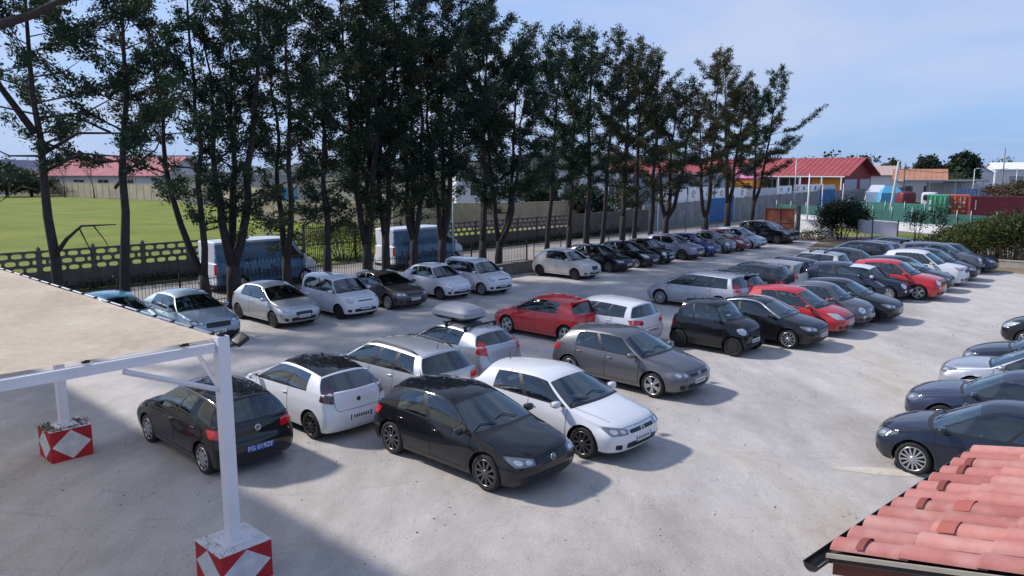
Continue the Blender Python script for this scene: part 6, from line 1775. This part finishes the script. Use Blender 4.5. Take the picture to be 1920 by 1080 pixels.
def carA(kind, pm, label, w=None, x=None, n=NA, t=None, dang=0, **kw):
    root, sp = build_car(kind, pm, label, **kw)
    if w: place_wheel(root, sp, ground(*w), ANG_A+dang, True, -1)
    elif x: place_ext(root, sp, x, n, ANG_A)
    else: root.location = W(t, n-(sp['L']/2-sp['fo'])); root.rotation_euler = (0, 0, ANG_A)
    if dang: root.rotation_euler = (0, 0, ANG_A+dang)
    return root
def carB(kind, pm, label, w=None, wf=None, x=None, n=NB, dang=0, **kw):
    root, sp = build_car(kind, pm, label, **kw)
    if w: place_wheel(root, sp, ground(*w), B_+dang, False, 1)
    elif wf: place_wheel(root, sp, ground(*wf), B_+dang, True, 1)
    else: place_ext(root, sp, x, n, B_, True, False, False)
    if dang: root.rotation_euler = (0, 0, B_+dang)
    return root
def carD(kind, pm, label, w=None, x=None, n=ND, dang=0, **kw):
    root, sp = build_car(kind, pm, label, **kw)
    if w: place_wheel(root, sp, ground(*w), B_+dang, True, 1)
    else: place_ext(root, sp, x, n, B_, False, True, True)
    if dang: root.rotation_euler = (0, 0, B_+dang)
    return root
GA = 'cars parked along the tree line'; GB = 'cars parked tail out in the middle double row'; GC = 'cars parked nose out in the middle double row'; GD = 'cars parked along the right edge'
# ---- row under the trees
carA('supermini', P_TEAL, 'teal car mostly hidden behind the shade canopy edge', t=9.5, n=-26.0, group=GA)
carA('crossover', P_ICE, 'pale blue silver crossover with dark lower grille beside the canopy', t=11.2, group=GA, wheels='five', badge=None)
carA('bubble3', P_SILVER, 'silver hatchback with bonnet intake, between the pale blue crossover and the boxy white car', w=(512, 615), group=GA, over=dict(grille='mid'), wheels='cover', rim='black')
carA('boxy', P_WHITE, 'boxy white city car left of the brownish grey hatchback', w=(635, 599), group=GA, wheels='cover', rim='black')
carA('clio', P_BROWNG, 'brownish grey hatchback between two white small cars', w=(727, 581), group=GA, wheels='cover')
carA('retro', P_WHITE, 'white retro bubble car with round headlights under the trees', w=(824, 563), group=GA, rim='dark')
carA('boxy', P_WHITE, 'boxy white city car at the right end of the left group, beside the retro car', w=(902, 554), group=GA, wheels='cover')
carA('ypsilon', P_CREAM, 'cream white hatchback with shield grille, first car after the gap', w=(1077, 525), group=GA, rim='black')
carA('hatch', P_BLACK, 'black hatchback directly right of the cream hatchback', x=1190, group=GA, rim='dark')
carA('fiesta', P_BLACK, 'second black hatchback right of the cream one', x=1237, group=GA, lamps='tall')
carA('retro', P_SATIN, 'black retro car with round headlights beside the lilac crossover', x=1267, group=GA)
carA('crossover', P_LILAC, 'lilac grey coupe crossover in the far row', x=1321, group=GA, wheels='twin', rim='dark')
carA('supermini', P_BLUE, 'royal blue hatchback in the far row', x=1352, group=GA)
carA('retro', P_MGREY, 'mid grey rounded hatchback between the royal blue and dark red cars', x=1381, group=GA)
carA('fiesta', P_DRED, 'dark red hatchback in the far row', x=1408, group=GA)
carA('clio', P_SKY, 'pale blue white hatchback beside the dark red one', x=1438, group=GA, over=dict(H=1.5))
carA('suv', P_BLACK, 'big black off roader near the end of the tree row', x=1490, group=GA, extra=('silverrails',), wheels='five', rim='dark')
carA('suv', P_NAVY, 'dark navy car at the very end of the tree row by the rusty gate', x=1499, group=GA, over=dict(H=1.6))
# ---- middle row, tails towards the viewer
carB('supermini', P_SATIN, 'black hatchback seen from behind with blue number plate, behind the canopy post', w=(381, 889), group=GB, wheels='cover', badge='both', rear_plate='blue', ptext='FG 019ZF', mirror=P_SATIN)
carB('bubble3', P_WHITE, 'white three door hatchback with black roof, seen from behind', w=(583, 823), group=GB, roof=P_SATIN, wheels='ten', rim='black', taildark=True, privacy=True, badge='disc')
carB('wagon', P_SILVER, 'silver estate car with dark roof rails beside the white car with black roof', x=892, n=-13.3, group=GB, extra=('rails',), wheels='five', over=dict(rf=1.85))
c_box = carB('fiesta', P_SILVER, 'silver hatchback with a grey roof box', x=972, n=-13.9, group=GB, extra=('bars',))
carB('clio', P_RED, 'bright red hatchback seen from behind, beside the white rear of the estate', wf=(950, 625), group=GB, extra=('spoiler',), wheels='twin', rim='silver')
carB('wagon', P_WHITE, 'white estate car seen from behind, right of the bright red hatchback', x=1240, n=-13.3, group=GB, over=dict(L=4.25, rr=3.8, rb=4.1, H=1.46), extra=('noantenna',))
carB('minivan', P_SILVER, 'long silver estate with upright tail lamps, its whole side in view', wf=(1237, 571), group=GB, wheels='multi', over=dict(L=4.47, H=1.50, rr=3.95, rb=4.28, zh=.74, zb0=.94, zb1=.98))
carB('fiesta', P_BLACK, 'black hatchback with roof spoiler just behind the long silver estate', x=1440, group=GB, extra=('spoiler',))
carB('suv', P_DGREY, 'dark grey high hatchback with red tail lamps beside the small white boxy car', x=1490, group=GB, over=dict(H=1.58, L=4.2, rr=3.7, rb=4.0))
carB('boxy', P_CREAM, 'small cream white boxy car seen from behind in the middle of the row', x=1516, group=GB, privacy=True)
carB('hatch', P_NAVY, 'dark navy car between the cream boxy car and the silver one with roof bars', x=1551, group=GB, over=dict(H=1.52))
carB('wagon', P_SILVER, 'silver estate with empty black roof bars', x=1600, n=-13.6, group=GB, extra=('bars',), over=dict(L=4.3, rr=3.8, rb=4.1))
carB('coupehatch', P_DGREY, 'dark grey low roofed car behind the red crossover', x=1640, group=GB)
carB('suv', P_BLACK, 'black estate with pale side windows near the far end of the double row', x=1682, group=GB, extra=('rails',), over=dict(H=1.6))
carB('wagon', P_MGREY, 'mid grey estate second from the far end of the double row', x=1703, group=GB)
carB('supermini', P_BLACK, 'black hatchback at the far end of the double row', x=1722, group=GB, extra=('spoiler',))
# ---- middle row, noses towards the viewer
carA('sporthatch', P_BLACK, 'glossy black sporty hatchback nearest the viewer, with large dark wheels', w=(909, 921), group=GC, wheels='turbine', rim='dark', badge='ring', front_plate=False, over=dict(H=1.47, fo=.88, zh=.70))
carA('hatch', P_WHITE, 'white hatchback with black two tone wheels beside the glossy black one', w=(1091, 860), group=GC, wheels='turbine', rim='dark', badge='ring', over=dict(fo=.86))
carA('hatch', P_GOLFG, 'warm grey hatchback standing alone in front of the bright red car', w=(1222, 746), group=GC, wheels='twin', badge='ring')
carA('city2', P_BLACK, 'tiny black two seat city car', w=(1372, 669), group=GC, rim='black')
carA('coupehatch', P_BLACK, 'black hatchback with silver roof arches and silver wheels', w=(1476, 654), group=GC, wheels='ten', extra=('silverarch',))
carA('fiesta', P_RED, 'bright red hatchback with big oval headlights, nose towards the viewer', x=1603, n=-9.2, group=GC, over=dict(L=3.8, H=1.51, wb=2.46), wheels='cover')
carA('retro', P_MGREY, 'grey retro bubble car right of the bright red hatchback', x=1641, n=-9.0, group=GC)
carA('sedan', P_BLACK, 'black saloon like hatchback with slim headlights beside the grey retro car', x=1694, n=-8.7, group=GC, extra=('winchrome',), wheels='five')
carA('bubble5', P_GREYBLUE, 'slate blue car set back behind the black saloon like hatchback', x=1680, n=-10.4, group=GC, t=None)
carA('cooper', P_NAVY, 'dark blue car with white floating roof and round chrome headlights', x=1713, n=-9.6, group=GC, roof=P_WHITE, mirror=P_WHITE)
carA('crossover', P_RED, 'red crossover with round headlights and bright alloy wheels', w=(1720, 563), group=GC, lamps='round', wheels='twin', over=dict(H=1.62, clad=0, zh=.90, zb0=1.04))
carA('hatch', P_BLACK, 'black hatchback between the red and the white crossover', x=1791, n=-9.0, group=GC, over=dict(H=1.5))
carA('crossover', P_WHITE, 'white crossover with black side intakes far along the middle row', x=1818, n=-8.9, group=GC, over=dict(H=1.64, zh=.92, clad=0), taildark=True)
carA('hatch', P_NAVY, 'dark navy hatchback right of the white crossover', x=1838, n=-8.9, group=GC, over=dict(H=1.52))
carA('suv', P_MGREY, 'grey crossover second from the far end of the nose out row', x=1848, n=-9.3, group=GC, over=dict(H=1.58), lamps='round')
carA('sedan', P_GREYBLUE, 'dark slate car last in the nose out row, next to the hedge', x=1874, n=-8.8, group=GC, over=dict(H=1.5))
# ---- right edge
carD('clio', P_NAVY, 'dark navy hatchback nearest the tiled roof, silver multi spoke wheels', w=(1708, 891), group=GD, wheels='multi', over=dict(L=3.95, wb=2.49, fo=.80, H=1.48, zb0=.93), badge=None)
carD('sedan', P_GREYBLUE, 'slate blue car behind the nearest right hand hatchback', x=1697, group=GD)
carD('sedan', P_SILVER, 'silver saloon third in the right hand row', x=1760, group=GD, over=dict(zh=.76, L=4.2))
carD('hatch', P_NAVY, 'dark blue bonnet showing just beyond the silver saloon', x=1803, group=GD)
carD('fiesta', P_BLACK, 'black car nose peeking in farthest along the right edge', x=1876, group=GD)

# roof box on the silver hatchback
sp = spec('fiesta'); X0 = sp['L']/2
m = MB(); vs = []; K = 40; cx = X0-2.15; H0 = sp['H']-.11
def ring(z, a, b): return [(cx+a*math.copysign(abs(math.cos(2*PI*i/K))**.30, math.cos(2*PI*i/K)), b*math.copysign(abs(math.sin(2*PI*i/K))**.32, math.sin(2*PI*i/K)), H0+z) for i in range(K)]
for zz, a_, b_, mi in ((.17, .60, .34, 1), (.24, .72, .42, 1), (.27, .75, .44, 1), (.275, .76, .45, 0), (.40, .74, .43, 0), (.49, .64, .36, 0), (.555, .50, .26, 0), (.58, .40, .19, 0), (.592, .22, .09, 0)): vs.append((ring(zz, a_, b_), mi))
for (r0_, m0_), (r1_, m1_) in zip(vs, vs[1:]): m.add(r0_+r1_, [(i, (i+1) % K, K+(i+1) % K, K+i) for i in range(K)], m0_ if m1_ else (0 if m0_ == 0 else 1), True)
m.add(vs[-1][0], [tuple(range(K))], 0); m.add(vs[0][0], [tuple(reversed(range(K)))], 1)
o = m.build('roof_box', [plain('grey_box_shell', (.30, .31, .35), .55, bump=.05), BLACK], c_box)
o['label'] = 'grey roof box on black bars'

# vans on the road
def van(t, n, label):
    film = plain('blue_print_film', (.045, .16, .28), .35, coat=.5, vary=.35, vscale=.6)
    root, sp = build_car('van', P_WHITE, label, name='parked_van', group='vans parked on the road behind the trees', cat='van', upper=film, rear_plate='plain', over=dict(norear=1), front_plate=True)
    root.location = W(t, n) + Vector((math.cos(ANG_R), math.sin(ANG_R), 0))*sp['L']/2; root.rotation_euler = (0, 0, ANG_R)
    # dark palm and skyline silhouettes with pale lettering strokes printed on the near side (right hand side = -y)
    (res, bvh), _ = SHELLS[('van', str(dict(norear=1)))]
    g = MB(); rs = random.Random(3); X = lambda s: sp['L']/2-s
    def onside(s0, z0, s1, z1, mi, off=.008):
        v, f = decal(bvh, [(X(s0), -1.0, z0), (X(s1), -1.0, z0), (X(s1), -1.0, z1), (X(s0), -1.0, z1)], (0, -1, 0), 3, 2, off); g.add(v, f, mi)
    x = 2.3
    while x < 5.2:
        w_ = rs.uniform(.06, .2); onside(x, .55, x+w_, rs.uniform(.75, 1.15), 0); x += w_+rs.uniform(.02, .14)
    for (s, z, L_) in ((4.6, 1.5, .5), (3.9, 1.42, .35)):
        for k in range(7):
            a = -.5+k*.3; 
            p0 = Vector((X(s), 0, z)); p1 = Vector((X(s)+L_*.9*math.cos(a*1.6+PI/2), 0, z+L_*.30*math.sin(a*1.6+PI/2)))
            d = (p1-p0); nn = Vector((-d.z, 0, d.x)).normalized()*.03
            q = [p0-nn, p1-nn*.3, p1+nn*.3, p0+nn]
            v, f = decal(bvh, [(a_.x, -1.0, a_.z) for a_ in q], (0, -1, 0), 3, 1, .009); g.add(v, f, 0)
        onside(s-.02, .6, s+.03, z, 0, .009)
    x = 2.35
    for k in range(9):
        onside(x, 1.25, x+.05, 1.42, 1); onside(x, 1.25, x+.14, 1.29, 1) if k % 2 else onside(x, 1.38, x+.13, 1.42, 1); x += .21
    g.build('side_print', [plain('dark_print', (.012, .035, .07), .4), plain('pale_print', (.25, .42, .50), .4)], root)
    m = MB(); m.rbox((-sp['L']/2+.10, 0, 2.26), (.05, .3, .05), .5); m.build('rear_lamp_bar', BLACK, root)
van(15.9, -33.1-1.0, 'white van with dark blue printed side, left one, half hidden by trunks')
van(26.5, -33.3-1.0, 'white van with dark blue printed side, right one, red tail lamp showing')
